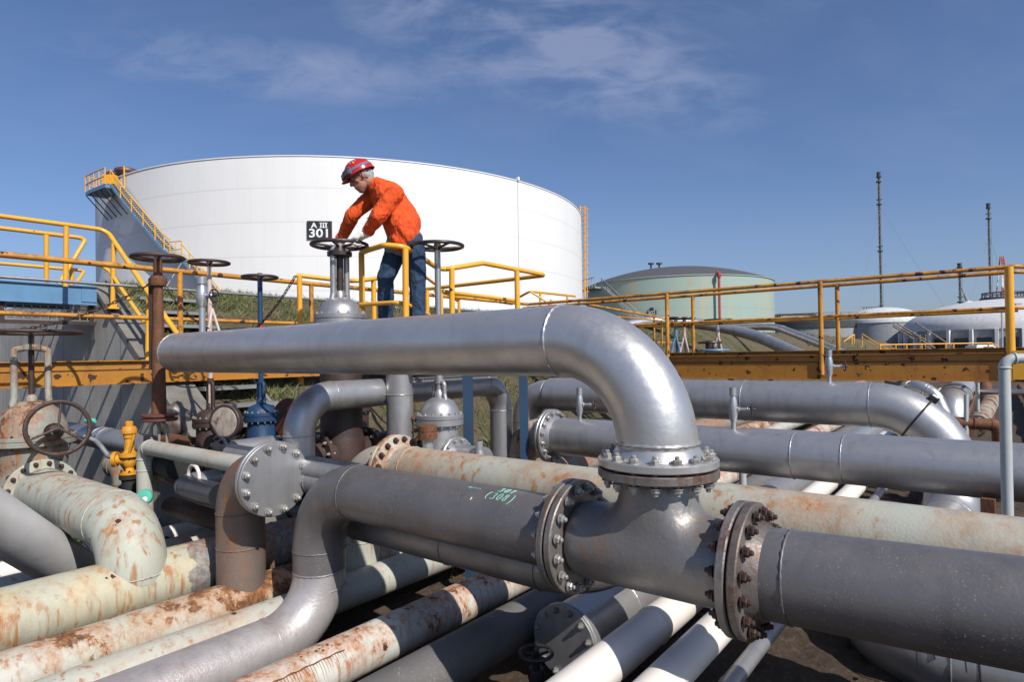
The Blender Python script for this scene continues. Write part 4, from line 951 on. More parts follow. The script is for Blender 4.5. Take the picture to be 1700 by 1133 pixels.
for px, d in ((776, 6.3), (868, 7.2), (560, 7.6)):
    a = pf(px, d, -.03); mb = MB(); mb.box(Vector((a.x, a.y, (CAMZ - .05) / 2)), Vector((1, 0, 0)), Vector((0, 1, 0)), UP, .10, .10, CAMZ - .05); build(mb, 'leg', 'blue_shaded', t, smooth=False)
mb = MB(); mb.bar(pf(556, 7.6, -.12), pf(620, 7.6, -.12), .06, .1); mb.bar(pf(776, 6.3, -.12), pf(868, 7.2, -.12), .06, .10); mb.bar(pf(776, 6.3, -.12), O + e1 * .86 - UP * .12, .06, .1); build(mb, 'cross_beam', 'blue', t, smooth=False)
# ------------------------------------------------------------------ blue bridge and stair railings at left
gb0 = D(-260, 455, 6.9); gb1 = D(159, 493, 9.6); gb0.z = gb1.z = CAMZ + 1.02
t = thing('footbridge', 'light blue steel footbridge girder over a mesh panel at the left edge', 'footbridge', gb1)
mb = MB(); mb.bar(gb1 - A * 6, gb1, .05, .27); mb.bar(gb1 - A * 6 + UP * .14, gb1 + UP * .14, .12, .02); mb.bar(gb1 - A * 6 - UP * .14, gb1 - UP * .14, .12, .02)
mb.box(gb1 - A * .1 - B * .03, A, B, UP, .2, .02, .2); build(mb, 'girder', 'blue', t, smooth=False)
mb = MB(); mb.bar(gb1 - A * 6 + B * 1.2, gb1 + B * 1.2, .05, .27); build(mb, 'girder', 'blue', t, smooth=False)
mb = MB()
for i in range(60): mb.bar(gb1 - A * (i * .1) - UP * .16 + B * .05, gb1 - A * (i * .1) - UP * .40 + B * .05, .012, .012, A)
for i in range(5): mb.bar(gb1 - A * 6 - UP * (.17 + i * .055) + B * .05, gb1 - UP * (.17 + i * .055) + B * .05, .012, .012)
build(mb, 'mesh_panel', 'mesh_grey', t, smooth=False)
mb = MB(); mb.bar(gb1 - A * 6 - UP * .43 + B * .02, gb1 - UP * .43 + B * .02, .06, .05); mb.box(gb1 - A * 3 - UP * .03 + B * .6, A, B, UP, 6, 1.15, .03)
for i in range(5): mb.bar(gb1 - A * (.05 + i * 1.1) - UP * .15 + B * .05, gb1 - A * (.05 + i * 1.1) - UP * .42 + B * .05, .08, .05, A)
build(mb, 'deck', 'brown_iron', t, smooth=False)
Z = CAMZ
hz = 2.06
def L(px, py, d): return D(px, py, d)
r0 = L(167, 381, 9.5)
SR = railing('stair_railing', 'bright yellow handrail of the left footbridge bending down along the stairs, nearer one',
        [[r0 - A * 6, r0, L(181, 388, 9.55), L(246, 486, 8.75), L(300, 563, 8.1)]], [[L(164, 437, 9.5) - A * 6, L(164, 437, 9.5), L(182, 451, 9.5), L(240, 536, 8.75)]],
        [(L(110, 376, 8.75), L(109, 476, 8.75)), (L(189, 404, 9.4), L(187, 510, 9.4)), (L(247, 488, 8.75), L(245, 602, 8.75))], .034, 'yellow', rb=.12)
r0 = L(135, 395, 10.4)
railing('stair_railing', 'bright yellow handrail of the left footbridge, farther one with a folded end',
        [[r0 - A * 6, r0, L(141, 400, 10.3), L(98, 472, 9.9)]], [[L(135, 449, 10.4) - A * 6, L(135, 449, 10.4), L(139, 452, 10.3), L(124, 474, 10.0)]],
        [(L(77, 390, 9.7), L(77, 475, 9.7)), (L(119, 445, 10.2), L(119, 478, 10.2))], .034, 'yellow', rb=.05)
mb = MB(); mb.box(L(187, 512, 9.4), A, B, UP, .18, .18, .03)
mb.box(L(187, 508, 9.4), A, B, UP, .09, .09, .06); build(mb, 'post_base', 'yellow', SR, smooth=False)

# ------------------------------------------------------------------ chains
def chain(label, a, b, sag, wire=.006, lk=.045):
    n = int((b - a).length / lk * 1.03); mb = MB(); pts = [a.lerp(b, i / n) - UP * sag * 4 * (i / n) * (1 - i / n) for i in range(n + 1)]
    for i in range(n):
        d = (pts[i + 1] - pts[i]); c = (pts[i] + pts[i + 1]) / 2; d.normalize(); s = d.cross(UP).normalized(); o = s if i % 2 else s.cross(d)
        mb.tube([c + d * math.cos(t_) * lk * .68 + o * math.sin(t_) * lk * .32 for t_ in [k * math.pi / 4 for k in range(8)]], wire, 5, closed=True)
    return tag(build(mb, 'chain', 'brown_iron', loc=a), label, 'chain')
chain('chain drooping from the rusty stem to the left edge', D(252, 470, 6.7), D(-20, 552, 6.3), .12)
chain('chain drooping from the rusty stem to the right behind the sampling pipe', D(274, 476, 6.7), D(345, 545, 7.0), .06)
chain('chain hanging from the yellow corner rail beside the blue stem', D(490, 459, 6.95), D(425, 545, 7.3), .05)
# ------------------------------------------------------------------ white post pipe at right
pp = D(1667, 600, 3.75); pb = Vector((pp.x, pp.y, .0))
pipe('bent_pipe', 'slim pale grey upright pipe bending over to the right edge in the right foreground', [pb, Vector((pp.x, pp.y, CAMZ - .065)), Vector((pp.x + 1.2, pp.y - .35, CAMZ - .045))], .030, 'pale_post', [.055], seg=20)

# ------------------------------------------------------------------ cluster at far right
e = D(1580, 668, 9.6)
EB = pipe('elbow_pipe', 'short silver elbow pipe turning down in the distance beside the large bend', [e + A * 5, e, e - UP * 1.6], .21, 'silver', [.36], seg=36, extra=[(e + A * 1.1, A)])
mb = MB(); mb.ring(e + A * 1.25, A, .222, .025, 40, 8); mb.ring(e + A * 1.05, A, .215, .03, 40, 8); build(mb, 'coupling', 'mesh_grey', EB)
e = D(1560, 655, 8.6); pipe('bent_pipe', 'small silver hose like pipe curling over the large bend', [D(1500, 648, 9.3), D(1522, 640, 9.0), D(1552, 655, 8.8), D(1568, 690, 8.7)], .09, 'silver', [.25, .25], seg=20)
pipe('thin_pipe', 'long thin dark pipe under the beam at right', [D(1470, 632, 12), D(1555, 652, 11.5)], .07, 'iron', welds=False, seg=16)
pipe('thin_pipe', 'pale horizontal pipe crossing the far right yard', [D(1608, 651, 13), D(1760, 652, 11.5)], .055, 'silver2', welds=False, seg=16)
e = D(1658, 706, 8.9); pipe('rusty_pipe', 'rusty brown pipe with an elbow down at the far right', [D(1583, 702, 9.1), e, e - UP * 1.1], .085, 'rust', [.10], seg=24, extra=[(D(1616, 704, 9.0), (e - D(1583, 702, 9.1)).normalized())])
pipe('rusty_pipe', 'thicker brown pipe stub beyond the rusty elbow', [D(1618, 712, 10.2), D(1650, 660, 14)], .15, 'rust_pale', seg=28, welds=False)
pipe('rusty_pipe', 'brown rusted upright pipe between the pale stanchions', [D(1636, 640, 14), D(1640, 700, 13)], .12, 'rust', seg=20, welds=False)
for x, y0, y1, d, lb in ((1604, 655, 745, 9.0, 'pale stanchion nearer the silver elbow'), (1623, 636, 684, 10.0, 'pale stanchion right of the silver elbow')):
    mb = MB(); mb.tube([D(x, y1, d), D(x, y0, d)], .028, 12); tag(build(mb, 'stanchion', 'pale_post', loc=D(x, y1, d)), lb, 'post')
for x, d, lb in ((1233, 6.8, 'pale short post seen below the mid grey pipe'), (1640, 4.6, 'rust red steel support below the mid grey pipe')):
    a = D(x, 800, d); mb = MB(); mb.tube([Vector((a.x, a.y, 0)), Vector((a.x, a.y, CAMZ - 1.12))], .04 if x < 1500 else .06, 12 if x < 1500 else 4); tag(build(mb, 'support_post', 'pale_post' if x < 1500 else 'rust', loc=a), lb, 'post')
# two concrete sleepers carrying the low pipes
for p, lb in ((2.05, 'low concrete sleeper under the foreground low pipes'), (9.0, 'low concrete sleeper farther back under the low pipes')):
    mb = MB(); mb.box(PQ(p, -3.4, -2.39), A, B, UP, .25, 5.6, .14); tag(build(mb, 'sleeper', 'concrete', loc=PQ(p, -3.4, -2.45), smooth=False), lb, 'sleeper')
# ------------------------------------------------------------------ white tank
def circ_tank(cpx, dist, R, ztop):   # centre by pixel azimuth and distance
    r = ray(cpx, 590); h = Vector((r.x, r.y, 0)).normalized(); return h * dist
TD = 67.0; az = R_(-13.7); TCn = Vector((math.sin(az) * TD, math.cos(az) * TD, 0)); TR = TD * .347; TH = 13.9 + CAMZ
t = thing('storage_tank', 'huge round white storage tank behind the worker', 'storage tank', TCn)
mb = MB(); mb.lathe([(TR, -.5), (TR, TH)], TCn, UP, 180, cap=False); mb.lathe([(TR - .4, TH - .4), (TR - .4, TH), (TR, TH)], TCn, UP, 180, cap=False); shell = build(mb, 'shell', 'tank_white', t, ang=20)
mb = MB(); mb.lathe([(TR + .01, TH - .09), (TR + .05, TH - .08), (TR + .05, TH - .01), (TR + .01, TH)], TCn, UP, 180, cap=False); build(mb, 'top_rim', 'far_white', t)
mb = MB(); mb.lathe([(TR - .41, TH - .5), (.01, TH - .5)], TCn, UP, 90, cap=False); build(mb, 'roof', 'far_white', t)
def on_tank(C, R, px, side=-1):       # angle whose point appears at px (visible face)
    best = None; phi0 = math.atan2(-C.y, -C.x)
    for i in range(-1000, 1001):
        a = phi0 + i / 1000 * 1.45; P = C + Vector((math.cos(a), math.sin(a), 0)) * R
        l = camR.transposed() @ (P - CAM); x = 850 + F * l.x / -l.z
        if best is None or abs(x - px) < best[0]: best = (abs(x - px), a)
    return best[1]
def depth_of(P): return -(camR.transposed() @ (P - CAM)).z
def z_for(P, py):
    """height so that a point above P appears at row py"""
    lo, hi = -5, 40
    for _ in range(50):
        m = (lo + hi) / 2; l = camR.transposed() @ (Vector((P.x, P.y, m)) - CAM); y = 566.5 + SHIFT * 1700 - F * l.y / -l.z
        if y > py: lo = m
        else: hi = m
    return lo
def tank_stair(par, C, R, pts, w=1.0, m_side='blue', m_rail='yellow', steps=42, rr=.04, hh=1.1, ph=.16):
    """pts: list of (px, py) of walking line along the tank from top to bottom"""
    A_ = []
    for px, py in pts:
        a = on_tank(C, R + w, px); P = C + Vector((math.cos(a), math.sin(a), 0)) * (R + w); A_.append((a, z_for(P, py)))
    def at(s, off):
        k = s * (len(A_) - 1); i = min(int(k), len(A_) - 2); f = k - i; a = A_[i][0] * (1 - f) + A_[i + 1][0] * f; z = A_[i][1] * (1 - f) + A_[i + 1][1] * f
        return C + Vector((math.cos(a), math.sin(a), 0)) * (R + off) + UP * z
    N = 24
    for off in (.15, w):
        mb = MB()
        for i in range(N): mb.bar(at(i / N, off), at((i + 1) / N, off), .05, .16)
        build(mb, 'stringer', m_side, par, smooth=False)
    mb = MB()
    for i in range(steps):
        s = (i + .5) / steps; a, b = at(s, .15), at(s, w); mb.bar(a + UP * .02, b + UP * .02, .28, .04)
    build(mb, 'treads', 'far_grey', par, smooth=False)
    mb = MB(); mb.tube([at(i / N, w) + UP * hh for i in range(N + 1)], rr, 8); build(mb, 'handrail', m_rail, par)
    mb = MB(); mb.tube([at(i / N, w) + UP * hh * .5 for i in range(N + 1)], rr * .7, 8); build(mb, 'mid_rail', m_rail, par)
    for i in range(0, N + 1, 4):
        mb = MB(); mb.tube([at(i / N, w), at(i / N, w) + UP * hh], rr, 6); build(mb, 'post', m_rail, par)
    return at
ts = thing('tank_stair', 'blue stair with yellow handrails winding up the left side of the white tank', 'stair', TCn + Vector((-TR, 0, 0)))
at1 = tank_stair(ts, TCn, TR, [(186, 307), (212, 342), (240, 376), (270, 412), (284, 424)], 1.15)
at2 = tank_stair(ts, TCn, TR, [(304, 432), (330, 462), (352, 490), (372, 514)], 1.15, steps=26)
mb = MB(); a = at1(1, .1); b = at1(1, 1.15); c = at2(0, 1.15); dd = at2(0, .1); z = (a.z + dd.z) / 2
vs_ = [Vector((p.x, p.y, zz)) for zz in (z - .2, z) for p in (a, b, c, dd)]; mb.add(vs_, [(0, 1, 2, 3), (7, 6, 5, 4), (0, 4, 5, 1), (1, 5, 6, 2), (2, 6, 7, 3), (3, 7, 4, 0)]); build(mb, 'landing', 'blue', ts, smooth=False)
mb = MB()
for h_ in (.55, 1.1): mb.tube([Vector((b.x, b.y, z + h_)), Vector((c.x, c.y, z + h_))], .035, 6)
for k_ in (0, .5, 1): q_ = b.lerp(c, k_); mb.tube([Vector((q_.x, q_.y, z)), Vector((q_.x, q_.y, z + 1.1))], .035, 6)
build(mb, 'landing_rail', 'yellow', ts)
# top platform
pa = at1(0, .1); phi = math.atan2(pa.y - TCn.y, pa.x - TCn.x); rd = Vector((math.cos(phi), math.sin(phi), 0)); tg = Vector((rd.y, -rd.x, 0)); zt = pa.z
phs = [phi - i * .018 for i in range(0, 9)]
def pp_(ph, off, z): return TCn + Vector((math.cos(ph), math.sin(ph), 0)) * (TR + off) + UP * z
mb = MB()
for i in range(8):
    q8 = [pp_(phs[i], .1, zt - .25), pp_(phs[i + 1], .1, zt - .25), pp_(phs[i + 1], 1.5, zt - .25), pp_(phs[i], 1.5, zt - .25)]
    mb.add(q8 + [v + UP * .25 for v in q8], [(0, 1, 2, 3), (7, 6, 5, 4), (0, 4, 5, 1), (1, 5, 6, 2), (2, 6, 7, 3), (3, 7, 4, 0)])
build(mb, 'top_landing', 'blue', ts, smooth=False)
mb = MB()
for h_ in (.55, 1.15): mb.tube([pp_(p_, 1.5, zt + h_) for p_ in phs] + [pp_(phs[-1], .1, zt + h_)], .045, 6)
for p_ in phs[::2]: mb.tube([pp_(p_, 1.5, zt), pp_(p_, 1.5, zt + 1.15)], .045, 6)
mb.tube([pp_(phs[-1], .8, zt), pp_(phs[-1], .8, zt + 1.15)], .045, 6); mb.tube([pp_(phs[0], .2, zt), pp_(phs[0], .2, zt + 1.6)], .05, 6)
build(mb, 'landing_rail', 'yellow', ts)
mb = MB()
for p_ in phs[::2]: mb.bar(pp_(p_, 1.45, zt - .27), pp_(p_, .02, zt - 1.9), .06, .06)
build(mb, 'bracket', 'far_dark', ts, smooth=False)
mb = MB(); g_ = pp_(phs[3], .6, zt); mb.box(g_ + UP * .7, Vector((1, 0, 0)), Vector((0, 1, 0)), UP, .9, .5, .7); build(mb, 'equipment_box', 'yellow', ts, smooth=False)
# vents on the roof edge
for px, py in ((211, 284), (197, 291)):
    a = on_tank(TCn, TR - .5, px); P = TCn + Vector((math.cos(a), math.sin(a), 0)) * (TR - .6); z = TH - .1
    v = thing('roof_vent', 'dark red mushroom vent on the left edge of the white tank, ' + ('larger one' if px == 211 else 'smaller one'), 'vent', Vector((P.x, P.y, z)))
    mb = MB(); mb.lathe([(.25, -.2), (.25, .55)], Vector((P.x, P.y, z)), UP, 12); build(mb, 'neck', 'far_white', v)
    mb = MB(); mb.lathe([(.6, .5), (.85, .55), (.8, .75), (.4, .9)], Vector((P.x, P.y, z)), UP, 16); build(mb, 'cap', 'red_wheel', v)
# sign
a = on_tank(TCn, TR, 534); n_ = Vector((math.cos(a), math.sin(a), 0)); u_ = Vector((-n_.y, n_.x, 0)); Ps = TCn + n_ * (TR + .08); dS = depth_of(Ps)
zc = z_for(Ps, 382); W_ = 39 / F * dS * 1.03; H_ = 30 / F * dS
Cs = Vector((Ps.x, Ps.y, zc)); sg = thing('tank_sign', 'black sign reading A III 301 on the white tank', 'sign', Cs)
mb = MB(); mb.box(Cs, u_, n_, UP, W_, .06, H_); build(mb, 'board', 'sign_black', sg, smooth=False)
mb = MB()
vs, fs = text_tris('301', H_ * .66, .014 * H_); mb.add([Cs + u_ * v.x * 1.2 + UP * (v.y - H_ * .40) + n_ * .034 for v in vs], fs)
vs, fs = text_tris('A', H_ * .40, .012 * H_); mb.add([Cs + u_ * (v.x * 1.15 - W_ * .22) + UP * (v.y + H_ * .12) + n_ * .034 for v in vs], fs)
def slab(x0, x1, y0, y1): mb.add([Cs + u_ * x * W_ + UP * y * H_ + n_ * .0345 for x, y in ((x0, y0), (x1, y0), (x1, y1), (x0, y1))], [(0, 1, 2, 3)])
for x in (.03, .135, .24): slab(x, x + .055, .15, .38)
slab(0, .325, .12, .15); slab(0, .325, .38, .41)
o = build(mb, 'lettering', 'sign_white', sg, smooth=False)
# small fitting and conduit on shell
a = on_tank(TCn, TR, 864); n_ = Vector((math.cos(a), math.sin(a), 0)); mb = MB(); P = TCn + n_ * (TR + .06)
mb.tube([Vector((P.x, P.y, 0)), Vector((P.x, P.y, TH + .1))], .018, 6); mb.box(Vector((P.x, P.y, TH + .1)), n_, Vector((-n_.y, n_.x, 0)), UP, .2, .2, .25); build(mb, 'conduit', 'far_white', t, smooth=False)
# yellow ladder at right edge
lx = thing('caged_ladder', 'yellow caged ladder standing at the right edge of the white tank', 'ladder', D(970, 500, 62))
mb = MB()
for x in (963, 971): mb.tube([D(x, 495, 62), D(x, 342, 62)], .07, 8)
build(mb, 'rail', 'yellow', lx)
mb = MB()
for i in range(34): y = 345 + i * 4.4; mb.tube([D(963, y, 62), D(971, y, 62)], .035, 6)
build(mb, 'rungs', 'yellow', lx)
mb = MB()
for i in range(10):
    y = 350 + i * 15; c = D(967.5, y, 62.0) + Vector((.28, -.28, 0)); mb.tube([c + Vector((math.cos(k * .5 - 2.6) * .34, math.sin(k * .5 - 2.6) * .34, 0)) for k in range(12)], .025, 6)
mb.tube([D(975, 345, 61.5), D(975, 495, 61.5)], .035, 6); build(mb, 'cage', 'yellow', lx)

# ------------------------------------------------------------------ green tank
gaz = R_(15.05); GD = 86.; GCn = Vector((math.sin(gaz) * GD, math.cos(gaz) * GD, 0)); GR = 12.1
Pn = GCn - Vector((math.sin(gaz), math.cos(gaz), 0)) * GR; GT = z_for(Pn, 457)
t = thing('storage_tank', 'weathered green storage tank with a shallow grey domed roof', 'storage tank', GCn)
mb = MB(); mb.lathe([(GR, -.5), (GR, GT)], GCn, UP, 140, cap=False); build(mb, 'shell', 'tank_green', t)
mb = MB(); mb.lathe([(GR + .02, GT - .12), (GR + .1, GT - .1), (GR + .1, GT), (GR + .02, GT + .02)], GCn, UP, 140, cap=False); build(mb, 'top_rim', 'tank_green', t)
dz = z_for(GCn, 446) - GT
mb = MB(); mb.lathe([((GR + .05) * math.cos(k / 14 * math.pi / 2) ** 1.0 if k < 14 else .02, dz * (1 - math.cos(k / 14 * math.pi / 2) ** 2) if 1 else 0) for k in range(15)], GCn + UP * (GT + .02), UP, 120, cap=False); build(mb, 'roof', 'roof', t)
mb = MB()
for dx in (-.4, .7): mb.lathe([(.12, -.3), (.12, .8), (.4, .85), (.4, 1.05)], GCn + UP * (GT + dz) + Vector((dx - 3.0, 0, -.25)), UP, 10)
build(mb, 'vent', 'far_dark', t)
gs = thing('tank_stair', 'grey stair winding up the left side of the green tank', 'stair', GCn - Vector((GR, 0, 0)))
tank_stair(gs, GCn, GR, [(1001, 477), (1018, 493), (1040, 514), (1068, 541)], 1.0, 'far_grey', 'mesh_grey', 40, .045)
a = on_tank(GCn, GR + .1, 1001); b = on_tank(GCn, GR + .1, 980); mb = MB(); z = z_for(GCn + Vector((math.cos(a), math.sin(a), 0)) * GR, 477)
for i in range(6):
    p0 = a + (b - a) * i / 6; p1 = a + (b - a) * (i + 1) / 6; f_ = lambda ph, r, zz: GCn + Vector((math.cos(ph), math.sin(ph), 0)) * r + UP * zz
    q4 = [f_(p0, GR, z - .15), f_(p1, GR, z - .15), f_(p1, GR + 1.1, z - .15), f_(p0, GR + 1.1, z - .15)]; mb.add(q4 + [v + UP * .15 for v in q4], [(0, 1, 2, 3), (7, 6, 5, 4), (0, 4, 5, 1), (1, 5, 6, 2), (2, 6, 7, 3), (3, 7, 4, 0)])
    mb.tube([f_(p0, GR + 1.1, z), f_(p0, GR + 1.1, z + 1.2)], .05, 6); mb.tube([f_(p0, GR + 1.1, z + 1.2), f_(p1, GR + 1.1, z + 1.2)], .05, 6)
build(mb, 'top_landing', 'far_grey', gs, smooth=False)
a = on_tank(GCn, GR, 1193); n_ = Vector((math.cos(a), math.sin(a), 0)); P = GCn + n_ * (GR + .55)
mb = MB(); mb.tube(fillet([Vector((P.x, P.y, 0)) + UP * 1, Vector((P.x, P.y, GT - .2)), Vector((P.x, P.y, GT + .3)) - n_ * .5], .3, 5)[0], .14, 10); mb.lathe([(.2, 0), (.25, .3), (.2, .6)], Vector((P.x, P.y, GT - .5)), UP, 12)
tag(build(mb, 'drain_pipe', 'red', loc=P), 'red vertical pipe running down the green tank', 'pipe')
a = on_tank(GCn, GR, 1084); n_ = Vector((math.cos(a), math.sin(a), 0)); u_ = Vector((-n_.y, n_.x, 0)); P = GCn + n_ * (GR + .1); P.z = z_for(P, 519); dS = depth_of(P); s1_ = dS / F
sg = thing('tank_sign', 'small black and pale number sign on the green tank', 'sign', P)
mb = MB(); mb.box(P + UP * 5.5 * s1_, u_, n_, UP, 6 * s1_, .08, 5 * s1_); mb.box(P - UP * .5 * s1_, u_, n_, UP, 16 * s1_, .06, 7.5 * s1_); build(mb, 'board', 'sign_black', sg, smooth=False)
mb = MB(); vs, fs = text_tris('302', 9 * s1_); mb.add([P + u_ * v.x + UP * (v.y - 3.6 * s1_) + n_ * .04 for v in vs], fs); build(mb, 'lettering', 'sign_white', sg, smooth=False)

# ------------------------------------------------------------------ far tanks, domes
def far_tank(name, label, px, dist, R, ytop, m, dome=None, ybase=None, mdome='dome_white', ribs=0, rail=False, loc=None):
    r = ray(px, 590); h = Vector((r.x, r.y, 0)).normalized(); C = h * dist; P = C - h * R; zt = z_for(P, ytop)
    t = thing(name, label, 'storage tank', C); mb = MB(); mb.lathe([(R, 0), (R, zt)], C, UP, 72, cap=True); build(mb, 'shell', m, t)
    if dome:
        zd = z_for(C, dome) - zt; mb = MB(); mb.lathe([((R + .1) * math.cos(k / 12 * math.pi / 2) if k < 12 else .02, zd * math.sin(k / 12 * math.pi / 2)) for k in range(13)], C + UP * (zt + .01), UP, 72, cap=False); build(mb, 'dome', mdome, t)
    if rail:
        mb = MB(); N = 60
        for k in range(N): a = 2 * math.pi * k / N; q = C + Vector((math.cos(a), math.sin(a), 0)) * (R + .05); mb.tube([q + UP * zt, q + UP * (zt + 1.2)], .06, 4)
        mb.ring(C + UP * (zt + 1.2), UP, R + .05, .07, 72, 5); mb.ring(C + UP * (zt + .6), UP, R + .05, .05, 72, 5); build(mb, 'guard_rail', 'far_grey', t)
        mb = MB(); mb.lathe([(R + .06, zt - 1.2), (R + .12, zt - 1.15), (R + .12, zt - .1), (R + .06, zt - .05)], C, UP, 72, cap=False); build(mb, 'dark_band', 'far_dark', t)
    return t, C, zt
far_tank('storage_tank', 'wide low grey clad tank with a guard rail right of the green tank', 1362, 118, 11.5, 532, 'far_grey', rail=True)
t4, C4, z4 = far_tank('storage_tank', 'white domed tank with grey walls behind the tallest stack', 1467, 112, 5.6, 536, 'far_grey', dome=511)
t5, C5, z5 = far_tank('domed_building', 'large white domed round building with dark windows at the far right', 1668, 105, 11.6, 546, 'far_grey', dome=497)
mb = MB(); N = 30
h5 = (CAM - C5); ph0 = math.atan2(-C5.y, -C5.x)
for k in range(N):
    a = 2 * math.pi * (k + .5) / N; n_ = Vector((math.cos(a), math.sin(a), 0)); mb.box(C5 + n_ * (11.6 + .03) + UP * (z5 * .42), Vector((-n_.y, n_.x, 0)), n_, UP, 1.5, .1, z5 * .75)
build(mb, 'window', 'glass_dark', t5, smooth=False)
mb = MB()
for k in range(N): a = 2 * math.pi * k / N; n_ = Vector((math.cos(a), math.sin(a), 0)); mb.box(C5 + n_ * (11.6 + .2) + UP * (z5 * .5), Vector((-n_.y, n_.x, 0)), n_, UP, .35, .5, z5)
build(mb, 'pilaster', 'far_white', t5, smooth=False)
mb = MB(); zd5 = z_for(C5, 497); mb.ring(C5 + UP * (zd5 + .8), UP, 2.3, .1, 24, 5); mb.ring(C5 + UP * zd5, UP, 2.4, .25, 24, 5)
for k in range(16): a = 6.283 * k / 16; q = C5 + Vector((math.cos(a) * 2.3, math.sin(a) * 2.3, zd5)); mb.tube([q, q + UP * .8], .08, 4)
build(mb, 'crown_rail', 'far_dark', t5)
# crown gantry on the smaller dome
mb = MB(); g = D(1447, 516, 108)
for dx in range(-3, 4): mb.tube([g + Vector((dx * .45, 0, -2.0 if abs(dx) < 3 else 0)), g + Vector((dx * .45, 0, .6))], .06, 5)
for dz_ in (-.7, 0, .6): mb.bar(g + Vector((-1.8, 0, dz_)), g + Vector((1.8, 0, dz_)), .1, .1)
mb.box(g + Vector((0, 0, -.35)), Vector((1, 0, 0)), Vector((0, 1, 0)), UP, 3.4, 1.5, .5)
tag(build(mb, 'roof_gantry', 'far_dark', loc=g, smooth=False), 'dark steel gantry on top of the smaller white dome', 'gantry')
# white kiosk with conical roof
kc = D(1530, 560, 90); t = thing('kiosk', 'small white kiosk with a conical roof between the far tanks', 'kiosk', Vector((kc.x, kc.y, 0)))
zt = z_for(kc, 551); za = z_for(kc, 536)
mb = MB(); mb.lathe([(1.45, .0), (1.45, zt)], Vector((kc.x, kc.y, 0)), UP, 8); build(mb, 'wall', 'far_white', t, smooth=False)
mb = MB(); mb.lathe([(1.7, zt), (.05, za)], Vector((kc.x, kc.y, 0)), UP, 8); build(mb, 'roof', 'far_white', t, smooth=False)
mb = MB()
for k in range(8): a = 6.283 * (k + .5) / 8; n_ = Vector((math.cos(a), math.sin(a), 0)); mb.box(Vector((kc.x, kc.y, zt * .5)) + n_ * 1.38, Vector((-n_.y, n_.x, 0)), n_, UP, .7, .08, zt * .7)
build(mb, 'window', 'glass_dark', t, smooth=False)
# stacks
def stack(label, px, ytop, ybase, d, w, rings, lean=4):
    a = D(px + lean, ybase, d); b = D(px, ytop, d); b.x = a.x; b.y = a.y
    t = thing('guyed_stack', label, 'chimney', a, 'tall guyed stacks')
    mb = MB(); mb.tube([a, b], w, 12); build(mb, 'flue', 'far_dark', t)
    mb = MB(); L_ = b.z - a.z
    for s in (-1, 1): mb.tube([a + Vector((w * 1.9 * s, -w, 0)), Vector((a.x + w * 1.9 * s, a.y - w, b.z - L_ * .03))], w * .22, 5)
    for i in range(int(L_ / .9)): z = a.z + i * .9; mb.tube([Vector((a.x - w * 1.9, a.y - w, z)), Vector((a.x + w * 1.9, a.y - w, z + (.9 if i % 2 else 0)))], w * .10, 4)
    build(mb, 'lattice', 'far_grey', t)
    for f_ in rings:
        mb = MB(); z = a.z + L_ * f_; mb.lathe([(w * 1.2, 0), (w * 2.4, .02), (w * 2.4, .2), (w * 1.2, .27)], Vector((a.x, a.y, z)), UP, 12); mb.ring(Vector((a.x, a.y, z + 1)), UP, w * 2.4, .04, 12, 4); build(mb, 'platform', 'far_dark', t)
    mb = MB(); mb.lathe([(w * 1.3, 0), (w * 1.9, .3), (w * 1.6, .9), (w * 2.0, 1.2)], Vector((b.x, b.y, b.z - .9)), UP, 10); build(mb, 'tip', 'far_dark', t)
    return a, b
sa, sb2 = stack('tallest slender dark stack left of the other two', 1460, 288, 548, 112, .19, (.12, .5, .80, .945))
sc1, sc2 = stack('second tallest dark stack near the right edge', 1642, 340, 575, 118, .20, (.9, .2))
sd1, sd2 = stack('shortest dark stack between the two taller ones', 1592, 440, 580, 108, .20, (.3, .55, .9))
mb = MB()
for a, b in ((sb2, D(1600, 560, 112)), (sb2, D(1420, 540, 112)), (sc2, D(1700, 560, 118)), (sc2, D(1600, 540, 118))): mb.tube([a - UP * 6, b], .02, 4)
tag(build(mb, 'guy_wires', 'far_grey', loc=sa), 'thin guy wires running down from the stacks', 'wires')
# wind turbine
wt2 = D(1608, 505, 420); t = thing('wind_turbine', 'distant white wind turbine behind the shortest stack', 'wind turbine', Vector((wt2.x, wt2.y, 0)))
mb = MB(); mb.tube([Vector((wt2.x, wt2.y + 2, 0)), wt2 + Vector((0, 2, 0))], [2.2, 1.2], 16); build(mb, 'tower', 'far_white', t)
mb = MB(); mb.ico(wt2, 2.6, 2, (1.5, 1.6, .8)); build(mb, 'nacelle', 'far_white', t)
for (dx, dy) in ((-13, 27), (28, 1), (-2, -14)):
    mb = MB(); e_ = wt2 + Vector((dx / F * 420, -1, dy / F * 420)); mb.tube([wt2, wt2.lerp(e_, .25), e_], [.7, 1.0, .25], 6); build(mb, 'blade', 'far_grey', t)
# pylon
py_ = D(1665, 500, 380); t = thing('lattice_mast', 'distant red and white lattice mast above the dome', 'mast', Vector((py_.x, py_.y, 0)))
for i in range(6):
    mb = MB(); z0 = 2 + i * 9.5; z1 = z0 + 9.5; w0 = 4.5 - i * .65; w1 = w0 - .65
    for s1x, s2x in ((-1, -1), (-1, 1), (1, -1), (1, 1)): mb.tube([Vector((py_.x + w0 * s1x, py_.y + w0 * s2x, z0)), Vector((py_.x + w1 * s1x, py_.y + w1 * s2x, z1))], .3, 4)
    for s_ in (-1, 1): mb.tube([Vector((py_.x - w0 * s_, py_.y - w0, z0)), Vector((py_.x + w1 * s_, py_.y - w1, z1))], .2, 4)
    build(mb, 'lattice', 'pylon_red' if i % 2 else 'far_white', t)
